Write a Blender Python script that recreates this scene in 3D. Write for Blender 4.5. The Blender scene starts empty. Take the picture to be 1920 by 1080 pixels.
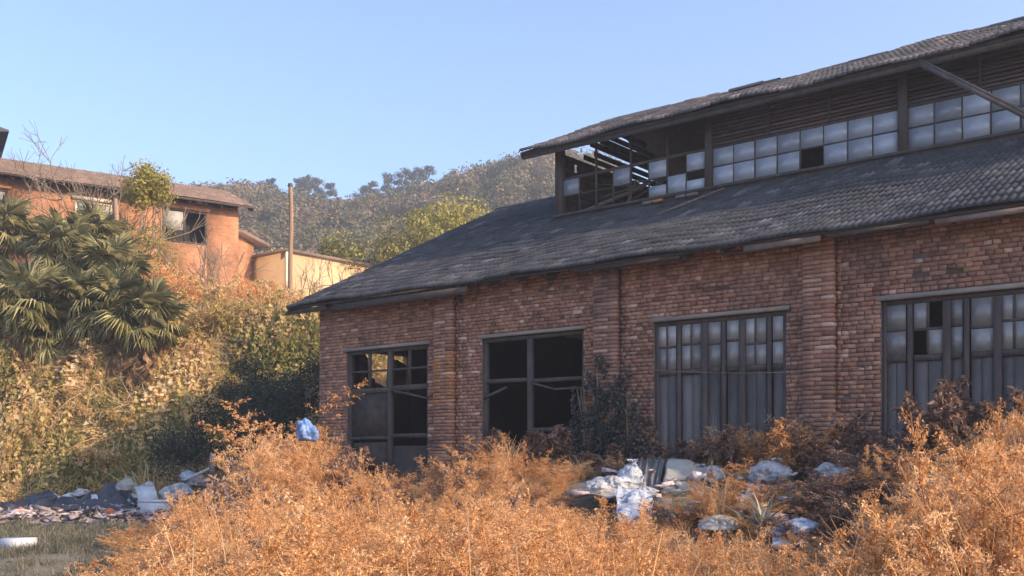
import bpy, math, random
import numpy as np
from mathutils import Vector, Matrix, noise as mnoise

random.seed(7)
rng = np.random.default_rng(7)
sc = bpy.context.scene
COL = sc.collection
R = math.radians

# ------------------------------------------------------------------ camera, world, sun, exposure
EYE = 1.6
F = 1920.0            # focal length in photo pixels
HZ = 855.0            # horizon row of the photo
cam_d = bpy.data.cameras.new('camera')
cam_d.sensor_width = 36.0
cam_d.lens = 36.0
cam_d.shift_y = (HZ - 540.0) / 1920.0
cam_d.clip_start = 0.1
cam_d.clip_end = 3000
cam = bpy.data.objects.new('camera', cam_d)
cam.location = (0, 0, EYE)
cam.rotation_euler = (R(90), 0, 0)
COL.objects.link(cam)
sc.camera = cam

SUN_EL = R(25)
SUN_AZ = R(116)       # clockwise from +Y (view direction): low sun from the right, a little behind the camera
world = bpy.data.worlds.new('World')
sc.world = world
world.use_nodes = True
wn = world.node_tree
wn.nodes.clear()
sky = wn.nodes.new('ShaderNodeTexSky')
sky.sky_type = 'NISHITA'
sky.sun_disc = False
sky.sun_elevation = SUN_EL
sky.sun_rotation = SUN_AZ
sky.altitude = 300
sky.air_density = 1.0
sky.dust_density = 2.6
sky.ozone_density = 4.0
bg = wn.nodes.new('ShaderNodeBackground')
bg.inputs['Strength'].default_value = 0.15
wo = wn.nodes.new('ShaderNodeOutputWorld')
wb = wn.nodes.new('ShaderNodeMix')          # the camera's slightly warm white balance
wb.data_type = 'RGBA'
wb.blend_type = 'MULTIPLY'
wb.inputs['Factor'].default_value = 1.0
wb.inputs['B'].default_value = (1.0, 0.948, 0.945, 1)
wn.links.new(sky.outputs[0], wb.inputs['A'])
wn.links.new(wb.outputs['Result'], bg.inputs[0])
wn.links.new(bg.outputs[0], wo.inputs[0])

sun_d = bpy.data.lights.new('sun', 'SUN')
sun_d.energy = 2.9
sun_d.angle = R(0.6)
sun_d.color = (1.0, 0.77, 0.53)
sun = bpy.data.objects.new('sun', sun_d)
SV = Vector((math.sin(SUN_AZ) * math.cos(SUN_EL), math.cos(SUN_AZ) * math.cos(SUN_EL), math.sin(SUN_EL)))
sun.rotation_euler = SV.to_track_quat('Z', 'Y').to_euler()
sun.location = (30, -20, 40)
COL.objects.link(sun)

vs = sc.view_settings
vs.view_transform = 'Standard'
vs.look = 'None'
vs.gamma = 1.0
vs.exposure = 1.35
vs.use_curve_mapping = False
sc.cycles.max_bounces = 4
sc.cycles.diffuse_bounces = 3
sc.cycles.glossy_bounces = 2
sc.cycles.transmission_bounces = 2
sc.cycles.volume_bounces = 0
sc.cycles.transparent_max_bounces = 8
sc.cycles.use_adaptive_sampling = True


# ------------------------------------------------------------------ helpers
def at(px, py, Y):
    """world point seen at photo pixel (px, py) at depth Y"""
    return Vector(((px - 960) / F * Y, Y, EYE + (HZ - py) / F * Y))


class Geo:
    def __init__(self):
        self.v, self.f, self.a, self.n = [], [], [], 0

    def add(self, V, Fc, val=0.5):
        V = np.asarray(V, dtype=np.float64).reshape(-1, 3)
        Fc = np.asarray(Fc, dtype=np.int64)
        self.v.append(V)
        self.f.append(Fc + self.n)
        if np.isscalar(val):
            val = np.full(len(V), float(val))
        self.a.append(np.asarray(val, dtype=np.float64))
        self.n += len(V)
        return self

    def box8(self, P, val=0.5):
        # P: 8 points: bottom 4 (ccw), top 4
        return self.add(P, [[0, 3, 2, 1], [4, 5, 6, 7], [0, 1, 5, 4], [1, 2, 6, 5], [2, 3, 7, 6], [3, 0, 4, 7]], val)

    def mesh(self, name, mat, smooth=False):
        me = bpy.data.meshes.new(name)
        V = np.concatenate(self.v)
        me.vertices.add(len(V))
        me.vertices.foreach_set('co', V.astype(np.float32).ravel())
        loops = np.concatenate([f.ravel() for f in self.f])
        tot = np.concatenate([np.full(len(f), f.shape[1]) for f in self.f])
        start = np.concatenate([[0], np.cumsum(tot)[:-1]])
        me.loops.add(len(loops))
        me.loops.foreach_set('vertex_index', loops.astype(np.int32))
        me.polygons.add(len(tot))
        me.polygons.foreach_set('loop_start', start.astype(np.int32))
        if smooth:
            me.polygons.foreach_set('use_smooth', np.ones(len(tot), dtype=bool))
        at_ = me.attributes.new('var', 'FLOAT', 'POINT')
        at_.data.foreach_set('value', np.concatenate(self.a).astype(np.float32))
        me.update(calc_edges=True)
        if mat is not None:
            me.materials.append(mat)
        return me

    def obj(self, name, mat, parent=None, smooth=False, kind=None):
        return link(name, self.mesh(name, mat, smooth), parent, kind=kind)


def link(name, data, parent=None, loc=None, kind=None):
    o = bpy.data.objects.new(name, data)
    COL.objects.link(o)
    if loc is not None:
        o.location = loc
    if parent is not None:
        o.parent = parent
        if parent.type == 'EMPTY':
            o.matrix_parent_inverse = Matrix.Translation(-Vector(parent.location))
    if kind:
        o['kind'] = kind
    return o


def tag(o, label, cat, group=None):
    o['label'] = label
    o['category'] = cat
    if group:
        o['group'] = group
    return o


def thing(name, loc, label, cat, group=None):
    o = bpy.data.objects.new(name, None)
    o.empty_display_size = 0.3
    COL.objects.link(o)
    o.location = loc
    return tag(o, label, cat, group)


def norm(A):
    A = np.asarray(A, dtype=np.float64)
    return A / np.maximum(np.linalg.norm(A, axis=-1, keepdims=True), 1e-9)


def diamonds(P, D, N, L, Wd, bend=0.0):
    P = np.asarray(P, float); D = norm(D)
    S = norm(np.cross(D, N))
    L = np.asarray(L, float).reshape(-1, 1); Wd = np.asarray(Wd, float).reshape(-1, 1)
    tip = P + D * L
    tip[:, 2] -= bend * L[:, 0]
    mid = P + D * L * 0.45
    n = len(P)
    V = np.stack([P, mid + S * Wd, tip, mid - S * Wd], axis=1).reshape(-1, 3)
    Fc = np.arange(4 * n).reshape(n, 4)
    return V, Fc


def prisms(P0, P1, r0, r1, k=3):
    P0 = np.asarray(P0, float).reshape(-1, 3); P1 = np.asarray(P1, float).reshape(-1, 3)
    n = len(P0)
    D = norm(P1 - P0)
    up = np.where(np.abs(D[:, 2:3]) > 0.9, np.array([[1.0, 0, 0]]), np.array([[0, 0, 1.0]]))
    A = norm(np.cross(D, up)); B = np.cross(D, A)
    r0 = np.broadcast_to(np.asarray(r0, float), (n,)).reshape(-1, 1)
    r1 = np.broadcast_to(np.asarray(r1, float), (n,)).reshape(-1, 1)
    V = np.zeros((n, 2 * k, 3))
    for i in range(k):
        c, s = math.cos(2 * math.pi * i / k), math.sin(2 * math.pi * i / k)
        V[:, i] = P0 + (A * c + B * s) * r0
        V[:, k + i] = P1 + (A * c + B * s) * r1
    base = (np.arange(n) * 2 * k).reshape(-1, 1, 1)
    q = np.array([[i, (i + 1) % k, k + (i + 1) % k, k + i] for i in range(k)])
    return V.reshape(-1, 3), (base + q[None]).reshape(-1, 4)


def beam(p0, p1, w, h, up=(0, 0, 1), val=0.5, g=None):
    """square timber from p0 to p1, w across, h along up"""
    p0 = np.array(p0, float); p1 = np.array(p1, float)
    d = norm(p1 - p0); a = norm(np.cross(d, np.array(up, float))) * w / 2; b = norm(np.cross(a, d)) * h / 2
    P = [p0 - a - b, p0 + a - b, p0 + a + b, p0 - a + b, p1 - a - b, p1 + a - b, p1 + a + b, p1 - a + b]
    g = g or Geo()
    return g.box8(P, val)


# ------------------------------------------------------------------ materials
def _new(name):
    m = bpy.data.materials.new(name)
    m.use_nodes = True
    nt = m.node_tree
    nt.nodes.clear()
    return m, nt, nt.nodes, nt.links


def pmat(name, c1, c2, scale=3.0, rough=0.85, bump=0.0, bscale=40.0, var=0.6, stain=None, stain_amt=0.5, stain_scale=0.8,
         stretch=(1, 1, 1), spec=0.3, c3=None):
    m, nt, N, L = _new(name)
    out = N.new('ShaderNodeOutputMaterial')
    b = N.new('ShaderNodeBsdfPrincipled')
    b.inputs['Roughness'].default_value = rough
    b.inputs['Specular IOR Level'].default_value = spec
    geo = N.new('ShaderNodeNewGeometry')
    mp = N.new('ShaderNodeMapping')
    mp.inputs['Scale'].default_value = stretch
    L.new(geo.outputs['Position'], mp.inputs[0])
    nz = N.new('ShaderNodeTexNoise')
    nz.inputs['Scale'].default_value = scale
    nz.inputs['Detail'].default_value = 8
    nz.inputs['Roughness'].default_value = 0.65
    L.new(mp.outputs[0], nz.inputs['Vector'])
    cr = N.new('ShaderNodeValToRGB')
    cr.color_ramp.elements[0].position = 0.32
    cr.color_ramp.elements[1].position = 0.68
    cr.color_ramp.elements[0].color = (*c1, 1)
    cr.color_ramp.elements[1].color = (*c2, 1)
    L.new(nz.outputs['Fac'], cr.inputs[0])
    col = cr.outputs[0]
    at_ = N.new('ShaderNodeAttribute')
    at_.attribute_name = 'var'
    if c3 is not None:
        mx = N.new('ShaderNodeMix'); mx.data_type = 'RGBA'
        r3 = N.new('ShaderNodeMapRange')
        r3.inputs['From Min'].default_value = 0.55; r3.inputs['From Max'].default_value = 1.0
        r3.inputs['To Max'].default_value = 0.85
        L.new(at_.outputs['Fac'], r3.inputs[0])
        L.new(r3.outputs[0], mx.inputs['Factor'])
        L.new(col, mx.inputs['A']); mx.inputs['B'].default_value = (*c3, 1)
        col = mx.outputs['Result']
    if stain is not None:
        n2 = N.new('ShaderNodeTexNoise')
        n2.inputs['Scale'].default_value = stain_scale
        n2.inputs['Detail'].default_value = 6
        n2.inputs['Roughness'].default_value = 0.7
        L.new(mp.outputs[0], n2.inputs['Vector'])
        r2 = N.new('ShaderNodeMapRange')
        r2.inputs['From Min'].default_value = 0.48; r2.inputs['From Max'].default_value = 0.68
        r2.inputs['To Max'].default_value = stain_amt
        L.new(n2.outputs['Fac'], r2.inputs[0])
        mx = N.new('ShaderNodeMix'); mx.data_type = 'RGBA'
        L.new(r2.outputs[0], mx.inputs['Factor'])
        L.new(col, mx.inputs['A']); mx.inputs['B'].default_value = (*stain, 1)
        col = mx.outputs['Result']
    if var > 0:
        mr = N.new('ShaderNodeMapRange')
        mr.inputs['To Min'].default_value = 1 - var; mr.inputs['To Max'].default_value = 1 + var
        L.new(at_.outputs['Fac'], mr.inputs[0])
        hs = N.new('ShaderNodeHueSaturation')
        L.new(mr.outputs[0], hs.inputs['Value'])
        L.new(col, hs.inputs['Color'])
        col = hs.outputs[0]
    L.new(col, b.inputs['Base Color'])
    if bump > 0:
        n3 = N.new('ShaderNodeTexNoise')
        n3.inputs['Scale'].default_value = bscale
        n3.inputs['Detail'].default_value = 5
        L.new(mp.outputs[0], n3.inputs['Vector'])
        bp = N.new('ShaderNodeBump')
        bp.inputs['Strength'].default_value = bump
        bp.inputs['Distance'].default_value = 0.02
        L.new(n3.outputs['Fac'], bp.inputs['Height'])
        L.new(bp.outputs[0], b.inputs['Normal'])
    L.new(b.outputs[0], out.inputs[0])
    return m


def leafmat(name, cols, trans=0.35, rough=0.7, nscale=0.35, namt=0.5, tint=0.6):
    """cols: list of colours along a ramp, picked per leaf ('var'), per clump ('tint' of the instance) and by place"""
    m, nt, N, L = _new(name)
    out = N.new('ShaderNodeOutputMaterial')
    a = N.new('ShaderNodeAttribute'); a.attribute_name = 'var'
    t = N.new('ShaderNodeAttribute'); t.attribute_type = 'INSTANCER'; t.attribute_name = 'tint'
    geo = N.new('ShaderNodeNewGeometry')
    nz = N.new('ShaderNodeTexNoise'); nz.inputs['Scale'].default_value = nscale; nz.inputs['Detail'].default_value = 3
    L.new(geo.outputs['Position'], nz.inputs['Vector'])
    s = N.new('ShaderNodeMath'); s.operation = 'MULTIPLY_ADD'; s.inputs[1].default_value = namt; s.inputs[2].default_value = -namt * 0.5
    L.new(nz.outputs['Fac'], s.inputs[0])
    s2 = N.new('ShaderNodeMath'); s2.operation = 'MULTIPLY_ADD'; s2.inputs[1].default_value = tint
    L.new(t.outputs['Fac'], s2.inputs[0]); L.new(s.outputs[0], s2.inputs[2])
    s3 = N.new('ShaderNodeMath'); s3.operation = 'ADD'; s3.use_clamp = True
    L.new(s2.outputs[0], s3.inputs[0]); L.new(a.outputs['Fac'], s3.inputs[1])
    cr = N.new('ShaderNodeValToRGB')
    el = cr.color_ramp.elements
    while len(el) < len(cols):
        el.new(0.5)
    for i, c in enumerate(cols):
        el[i].position = i / (len(cols) - 1)
        el[i].color = (*c, 1)
    L.new(s3.outputs[0], cr.inputs[0])
    b = N.new('ShaderNodeBsdfPrincipled')
    b.inputs['Roughness'].default_value = rough
    b.inputs['Specular IOR Level'].default_value = 0.2
    L.new(cr.outputs[0], b.inputs['Base Color'])
    tr = N.new('ShaderNodeBsdfTranslucent')
    L.new(cr.outputs[0], tr.inputs[0])
    mx = N.new('ShaderNodeMixShader'); mx.inputs[0].default_value = trans
    L.new(b.outputs[0], mx.inputs[1]); L.new(tr.outputs[0], mx.inputs[2])
    L.new(mx.outputs[0], out.inputs[0])
    return m


M = {}
M['brick'] = pmat('old_red_brick', (0.35, 0.165, 0.108), (0.55, 0.285, 0.185), 3.5, 0.9, 0.8, 45, 0.5,
                  (0.20, 0.135, 0.12), 0.75, 0.8, stretch=(1, 1, 0.4), c3=(0.50, 0.36, 0.29))
M['mortar'] = pmat('dirty_mortar', (0.11, 0.082, 0.072), (0.20, 0.152, 0.132), 3, 0.95, 0.4, 60, 0.2, (0.06, 0.05, 0.05), 0.6)
M['tile'] = pmat('grey_clay_tile', (0.036, 0.037, 0.043), (0.080, 0.080, 0.088), 2.5, 0.75, 0.3, 50, 0.55,
                 (0.05, 0.05, 0.045), 0.5, 0.6, c3=(0.12, 0.115, 0.118))
M['tile_red'] = pmat('weathered_red_tile', (0.07, 0.065, 0.066), (0.16, 0.14, 0.135), 1.2, 0.8, 0.3, 50, 0.5,
                     (0.07, 0.068, 0.07), 0.7, 0.5, c3=(0.30, 0.22, 0.19))
M['tile_brown'] = pmat('brown_roof_tile', (0.17, 0.115, 0.09), (0.27, 0.19, 0.15), 0.8, 0.9, 0.3, 30, 0.4, (0.12, 0.09, 0.075), 0.6, 0.4)
M['wood'] = pmat('weathered_timber', (0.065, 0.053, 0.048), (0.13, 0.103, 0.09), 5, 0.9, 0.4, 40, 0.4, (0.05, 0.045, 0.045), 0.6, 1.2, (1, 1, 0.35))
M['wood_dark'] = pmat('dark_timber', (0.045, 0.034, 0.03), (0.10, 0.075, 0.062), 5, 0.9, 0.3, 40, 0.4)
M['wood_red'] = pmat('red_brown_louver_board', (0.10, 0.065, 0.065), (0.18, 0.118, 0.115), 4, 0.9, 0.3, 40, 0.5, (0.07, 0.055, 0.05), 0.6, 1.0)
M['wood_pale'] = pmat('pale_weathered_board', (0.16, 0.12, 0.10), (0.28, 0.22, 0.19), 4, 0.9, 0.3, 40, 0.3, (0.13, 0.10, 0.09), 0.6, 1.3)
M['door'] = pmat('grey_door_board', (0.10, 0.086, 0.08), (0.17, 0.15, 0.142), 3.5, 0.8, 0.3, 30, 0.35, (0.055, 0.05, 0.05), 0.6, 1.2, (1, 1, 0.3))
M['stile'] = pmat('dark_door_stile', (0.06, 0.045, 0.042), (0.12, 0.09, 0.08), 4, 0.85, 0.3, 40, 0.4, (0.16, 0.12, 0.10), 0.4, 1.5, (1, 1, 0.3))
M['concrete'] = pmat('weathered_concrete', (0.26, 0.225, 0.19), (0.42, 0.36, 0.31), 3, 0.95, 0.4, 50, 0.3, (0.15, 0.12, 0.10), 0.5, 1.5)
M['interior'] = pmat('shade_dark_plaster', (0.010, 0.010, 0.011), (0.022, 0.02, 0.019), 1.5, 0.95, 0, 40, 0)  # near-black: the unlit room's shade is put into the colour
M['rust'] = pmat('orange_primer_patch', (0.46, 0.17, 0.05), (0.60, 0.245, 0.08), 6, 0.9, 0.4, 60, 0.3, (0.30, 0.14, 0.08), 0.5, 3)
M['house_wall'] = pmat('orange_brick_render', (0.44, 0.215, 0.115), (0.56, 0.29, 0.165), 1.6, 0.95, 0.6, 14, 0.25, (0.33, 0.155, 0.085), 0.5, 0.7)
def facebrick(name, c1, c2, cm, ax):
    m, nt, N, L = _new(name)
    out = N.new('ShaderNodeOutputMaterial'); b = N.new('ShaderNodeBsdfPrincipled'); b.inputs['Roughness'].default_value = 0.95
    geo = N.new('ShaderNodeNewGeometry')
    dt = N.new('ShaderNodeVectorMath'); dt.operation = 'DOT_PRODUCT'; dt.inputs[1].default_value = ax
    L.new(geo.outputs['Position'], dt.inputs[0])
    sp = N.new('ShaderNodeSeparateXYZ'); L.new(geo.outputs['Position'], sp.inputs[0])
    cb = N.new('ShaderNodeCombineXYZ'); L.new(dt.outputs['Value'], cb.inputs[0]); L.new(sp.outputs[2], cb.inputs[1])
    bt = N.new('ShaderNodeTexBrick'); bt.inputs['Scale'].default_value = 1.0
    bt.inputs['Brick Width'].default_value = 0.25; bt.inputs['Row Height'].default_value = 0.075; bt.inputs['Mortar Size'].default_value = 0.008
    bt.inputs['Color1'].default_value = (*c1, 1); bt.inputs['Color2'].default_value = (*c2, 1); bt.inputs['Mortar'].default_value = (*cm, 1)
    L.new(cb.outputs[0], bt.inputs['Vector'])
    nz = N.new('ShaderNodeTexNoise'); nz.inputs['Scale'].default_value = 1.1; nz.inputs['Detail'].default_value = 9; nz.inputs['Roughness'].default_value = 0.7
    L.new(geo.outputs['Position'], nz.inputs['Vector'])
    mr = N.new('ShaderNodeMapRange'); mr.inputs['From Min'].default_value = 0.3; mr.inputs['From Max'].default_value = 0.7; mr.inputs['To Min'].default_value = 0.4; mr.inputs['To Max'].default_value = 1.25
    L.new(nz.outputs['Fac'], mr.inputs[0])
    hs = N.new('ShaderNodeHueSaturation'); L.new(mr.outputs[0], hs.inputs['Value']); L.new(bt.outputs['Color'], hs.inputs['Color'])
    L.new(hs.outputs[0], b.inputs['Base Color']); L.new(b.outputs[0], out.inputs[0])
    return m


M['house_wall'] = facebrick('orange_far_brick', (0.35, 0.14, 0.062), (0.47, 0.205, 0.10), (0.38, 0.225, 0.13), (-0.835, -0.55, 0))
M['plaster'] = pmat('pale_yellow_plaster', (0.52, 0.345, 0.18), (0.62, 0.43, 0.245), 0.8, 0.95, 0.2, 20, 0.2, (0.52, 0.36, 0.22), 0.5, 0.5)
M['cream'] = pmat('cream_paint', (0.62, 0.52, 0.38), (0.72, 0.62, 0.47), 2, 0.9, 0.2, 20, 0.2)
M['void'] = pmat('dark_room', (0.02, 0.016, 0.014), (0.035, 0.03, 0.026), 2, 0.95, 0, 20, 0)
M['pole'] = pmat('pole_timber', (0.22, 0.14, 0.09), (0.34, 0.23, 0.15), 6, 0.9, 0.3, 30, 0.2, stretch=(1, 1, 0.1))
M['sack'] = pmat('white_woven_sack', (0.30, 0.30, 0.32), (0.50, 0.50, 0.52), 9, 0.7, 1.0, 14, 0.2, (0.14, 0.125, 0.115), 0.9, 6)
M['sack_blue'] = pmat('blue_printed_sack', (0.32, 0.37, 0.46), (0.52, 0.55, 0.60), 9, 0.7, 1.0, 14, 0.2, (0.05, 0.07, 0.12), 1.0, 8)
M['foam'] = pmat('white_foam', (0.52, 0.52, 0.55), (0.64, 0.64, 0.66), 8, 0.8, 0.3, 60, 0.15, (0.55, 0.53, 0.5), 0.4, 3)
M['blue_plastic'] = pmat('blue_plastic_film', (0.07, 0.15, 0.36), (0.20, 0.31, 0.54), 7, 0.4, 0.5, 15, 0.2, spec=0.5)
M['black_tarp'] = pmat('black_tarp', (0.03, 0.033, 0.042), (0.075, 0.08, 0.095), 3, 0.5, 0.6, 9, 0.3, spec=0.5)
M['orange_plastic'] = pmat('orange_plastic', (0.50, 0.14, 0.05), (0.62, 0.22, 0.08), 5, 0.6, 0.4, 20, 0.3, (0.3, 0.11, 0.06), 0.6, 4)
M['grey_board'] = pmat('grey_board', (0.15, 0.155, 0.17), (0.25, 0.25, 0.265), 3, 0.8, 0.3, 30, 0.25, (0.15, 0.14, 0.14), 0.5, 2)
M['mattress'] = pmat('stained_mattress', (0.27, 0.26, 0.235), (0.41, 0.40, 0.37), 5, 0.9, 0.5, 25, 0.2, (0.26, 0.24, 0.20), 0.7, 3.5)
M['litter'] = pmat('mixed_litter', (0.10, 0.09, 0.10), (0.5, 0.45, 0.45), 9, 0.8, 0.2, 30, 0.75, (0.35, 0.13, 0.08), 0.7, 5)
M['bark'] = pmat('grey_brown_bark', (0.16, 0.12, 0.09), (0.30, 0.24, 0.18), 6, 0.95, 0.3, 30, 0.3)
M['fibre'] = pmat('palm_fibre', (0.10, 0.065, 0.04), (0.26, 0.17, 0.10), 9, 0.95, 0.5, 60, 0.4, stretch=(1, 1, 0.3))
M['soil'] = pmat('trodden_soil', (0.13, 0.115, 0.085), (0.24, 0.205, 0.15), 0.8, 0.95, 0.5, 8, 0, (0.11, 0.12, 0.065), 0.7, 0.35)
# dry vegetation
M['weed'] = leafmat('dry_orange_weed', [(0.24, 0.135, 0.08), (0.50, 0.245, 0.105), (0.74, 0.385, 0.155), (0.83, 0.48, 0.22), (0.86, 0.62, 0.38)], 0.45, namt=0.5, nscale=0.9, tint=0.45)
M['straw'] = leafmat('pale_straw', [(0.30, 0.20, 0.12), (0.52, 0.38, 0.22), (0.68, 0.54, 0.34)], 0.35, namt=0.3, nscale=1.2, tint=0.3)
M['weed_brown'] = leafmat('dead_and_shaded_weed', [(0.09, 0.055, 0.045), (0.20, 0.12, 0.09), (0.33, 0.21, 0.155), (0.45, 0.33, 0.26)], 0.3, namt=0.3, nscale=1.5, tint=0.3)
M['bank'] = leafmat('dry_bank_grass', [(0.14, 0.075, 0.045), (0.24, 0.21, 0.07), (0.52, 0.42, 0.15), (0.72, 0.53, 0.22), (0.66, 0.37, 0.18), (0.84, 0.68, 0.42)], 0.4, namt=0.7, nscale=0.6, tint=0.6)
M['bank_green'] = leafmat('olive_bank_leaves', [(0.07, 0.08, 0.03), (0.17, 0.175, 0.05), (0.32, 0.285, 0.085), (0.44, 0.35, 0.13)], 0.35, namt=0.4, tint=0.5)
M['grass'] = leafmat('short_grey_grass', [(0.075, 0.075, 0.05), (0.13, 0.13, 0.085), (0.21, 0.195, 0.135), (0.33, 0.28, 0.20)], 0.3, namt=0.6, nscale=0.6, tint=0.4)
M['palm'] = leafmat('palm_leaf', [(0.09, 0.10, 0.05), (0.28, 0.27, 0.115), (0.48, 0.44, 0.21), (0.66, 0.57, 0.33)], 0.4, 0.4, namt=0.4, nscale=1.5, tint=0)
M['palm_dead'] = leafmat('dead_palm_leaf', [(0.16, 0.10, 0.06), (0.32, 0.20, 0.11), (0.50, 0.35, 0.20)], 0.25, namt=0.5, nscale=1.5, tint=0)
M['yellow_leaf'] = leafmat('yellow_green_leaf', [(0.16, 0.15, 0.035), (0.33, 0.285, 0.065), (0.46, 0.38, 0.10)], 0.35, namt=0.5, nscale=1.0, tint=0)
M['dark_leaf'] = leafmat('dark_evergreen_leaf', [(0.02, 0.028, 0.02), (0.045, 0.055, 0.035), (0.09, 0.095, 0.06)], 0.2, namt=0.4, nscale=1.5, tint=0)
M['ivy'] = leafmat('dusty_ivy_leaf', [(0.025, 0.028, 0.028), (0.055, 0.06, 0.055), (0.10, 0.095, 0.085), (0.24, 0.21, 0.19)], 0.15, namt=0.4, nscale=2.5, tint=0)
M['pine'] = leafmat('pine_needles', [(0.035, 0.05, 0.04), (0.065, 0.085, 0.065), (0.11, 0.12, 0.09)], 0.15, namt=0.3, nscale=0.6, tint=0.3)
M['hill_leaf'] = leafmat('hill_wood', [(0.035, 0.05, 0.04), (0.085, 0.095, 0.05), (0.17, 0.15, 0.07), (0.20, 0.15, 0.085), (0.29, 0.205, 0.125)], 0.25, namt=0.5, nscale=0.06, tint=0.8)
M['yucca'] = leafmat('grey_green_blade', [(0.10, 0.11, 0.08), (0.24, 0.25, 0.20), (0.45, 0.44, 0.38)], 0.2, namt=0.2, tint=0)


def glassmat(name, c1, c2, rough, alpha=1.0):
    m, nt, N, L = _new(name)
    out = N.new('ShaderNodeOutputMaterial')
    b = N.new('ShaderNodeBsdfPrincipled')
    geo = N.new('ShaderNodeNewGeometry')
    nz = N.new('ShaderNodeTexNoise'); nz.inputs['Scale'].default_value = 1.3; nz.inputs['Detail'].default_value = 8; nz.inputs['Roughness'].default_value = 0.7
    L.new(geo.outputs['Position'], nz.inputs['Vector'])
    cr = N.new('ShaderNodeValToRGB')
    cr.color_ramp.elements[0].position = 0.35; cr.color_ramp.elements[1].position = 0.7
    cr.color_ramp.elements[0].color = (*c1, 1); cr.color_ramp.elements[1].color = (*c2, 1)
    L.new(nz.outputs['Fac'], cr.inputs[0])
    at_ = N.new('ShaderNodeAttribute'); at_.attribute_name = 'var'
    oi = N.new('ShaderNodeObjectInfo')
    mr = N.new('ShaderNodeMapRange'); mr.inputs['To Min'].default_value = 0.65; mr.inputs['To Max'].default_value = 1.3
    L.new(oi.outputs['Random'], mr.inputs[0])
    hs = N.new('ShaderNodeHueSaturation'); L.new(mr.outputs[0], hs.inputs['Value']); L.new(cr.outputs[0], hs.inputs['Color'])
    L.new(hs.outputs[0], b.inputs['Base Color'])
    b.inputs['Roughness'].default_value = rough
    b.inputs['Specular IOR Level'].default_value = 0.6
    L.new(b.outputs[0], out.inputs[0])
    return m


M['glass'] = glassmat('dusty_sky_tinted_glass', (0.33, 0.35, 0.41), (0.46, 0.48, 0.53), 0.2)  # blue-grey base: dust, plus the sky's reflection put into the colour
M['glass_door'] = glassmat('grimy_door_glass', (0.21, 0.20, 0.195), (0.40, 0.375, 0.355), 0.25)

# ------------------------------------------------------------------ the brick workshop's frame: t along the front, b back, z above ground
CX, CY = -4.45, 23.68
U = np.array([0.7757, -0.6311]); BK = np.array([0.6311, 0.7757])


def W(t, b, z):
    return np.array([CX + U[0] * t + BK[0] * b, CY + U[1] * t + BK[1] * b, z])


def tbox(t0, t1, b0, b1, z0, z1, g=None, val=0.5, j=0.0):
    P = [W(t0, b0, z0), W(t1, b0, z0), W(t1, b1, z0), W(t0, b1, z0), W(t0, b0, z1), W(t1, b0, z1), W(t1, b1, z1), W(t0, b1, z1)]
    P = np.array(P)
    if j:
        P += rng.normal(0, j, P.shape)
    g = g or Geo()
    return g.box8(P, val)


def front_t(px):          # position along the facade seen at photo column px
    return (CY - 47362.0 / (px + 1400)) / 0.6311


def wall_depth(px):
    return 47362.0 / (px + 1400)


# ------------------------------------------------------------------ ground
def sst(a, b, x):
    s = np.clip((x - a) / (b - a), 0, 1)
    return s * s * (3 - 2 * s)


def ripple(x, y):
    return (np.sin(x * 0.9 + 1.3 * np.sin(y * 0.53)) * np.cos(y * 0.77 + 0.9 * np.sin(x * 0.41)))


def height(x, y):
    x = np.asarray(x, float); y = np.asarray(y, float)
    b = (x - CX) * BK[0] + (y - CY) * BK[1]
    t = (x - CX) * U[0] + (y - CY) * U[1]
    z = 0.05 * ripple(x, y)
    z = z + 1.2 * sst(-6.3, -1.9, b) * sst(2.5, 8, t) * (1 - sst(14.5, 15.0, b)) * (1 - sst(-1.6, -0.1, b) * 0.15)
    z = z * (1 - sst(-0.1, 0.3, b) * (1 - sst(13.5, 14.2, b)) * sst(-0.3, 0.0, t))
    yf = 32.5 + 0.10 * (x + 12)
    s = np.clip((y - yf) / 2.7, 0, 1)
    s = s + 0.04 * np.sin(s * math.pi) * np.sin(x * 0.8)
    z = z + 6.1 * s + 0.25 * ripple(x * 1.3 + 4, y * 1.4) * np.sin(np.clip(s, 0, 1) * math.pi)
    # far hill
    prof = 40.5 + 4.5 * np.sin((x + 10) * 0.028) + 2.5 * np.sin(x * 0.11 + 1)
    side = 1 - 0.5 * sst(-62, -120, x) - 0.3 * sst(60, 200, x)
    z = z + (prof * side) * sst(62, 205, y) * (1 - 0.4 * sst(215, 380, y))
    return z


def axis(segs):
    out = []
    for a, b, n in segs:
        out += list(np.linspace(a, b, n, endpoint=False))
    return np.array(out + [segs[-1][1]])


gx = axis([(-1500, -120, 12), (-120, -36, 22), (-36, 22, 130), (22, 120, 24), (120, 1500, 12)])
gy = axis([(-600, -20, 8), (-20, 2, 10), (2, 31, 72), (31, 38, 34), (38, 46, 20), (46, 70, 14), (70, 240, 50), (240, 2200, 14)])
XX, YY = np.meshgrid(gx, gy)
ZZ = height(XX, YY)
nx, ny = len(gx), len(gy)
idx = np.arange(nx * ny).reshape(ny, nx)
quads = np.stack([idx[:-1, :-1], idx[:-1, 1:], idx[1:, 1:], idx[1:, :-1]], -1).reshape(-1, 4)
g = Geo().add(np.stack([XX, YY, ZZ], -1).reshape(-1, 3), quads)
ground = g.obj('ground', M['soil'], smooth=True, kind='structure')

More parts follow.
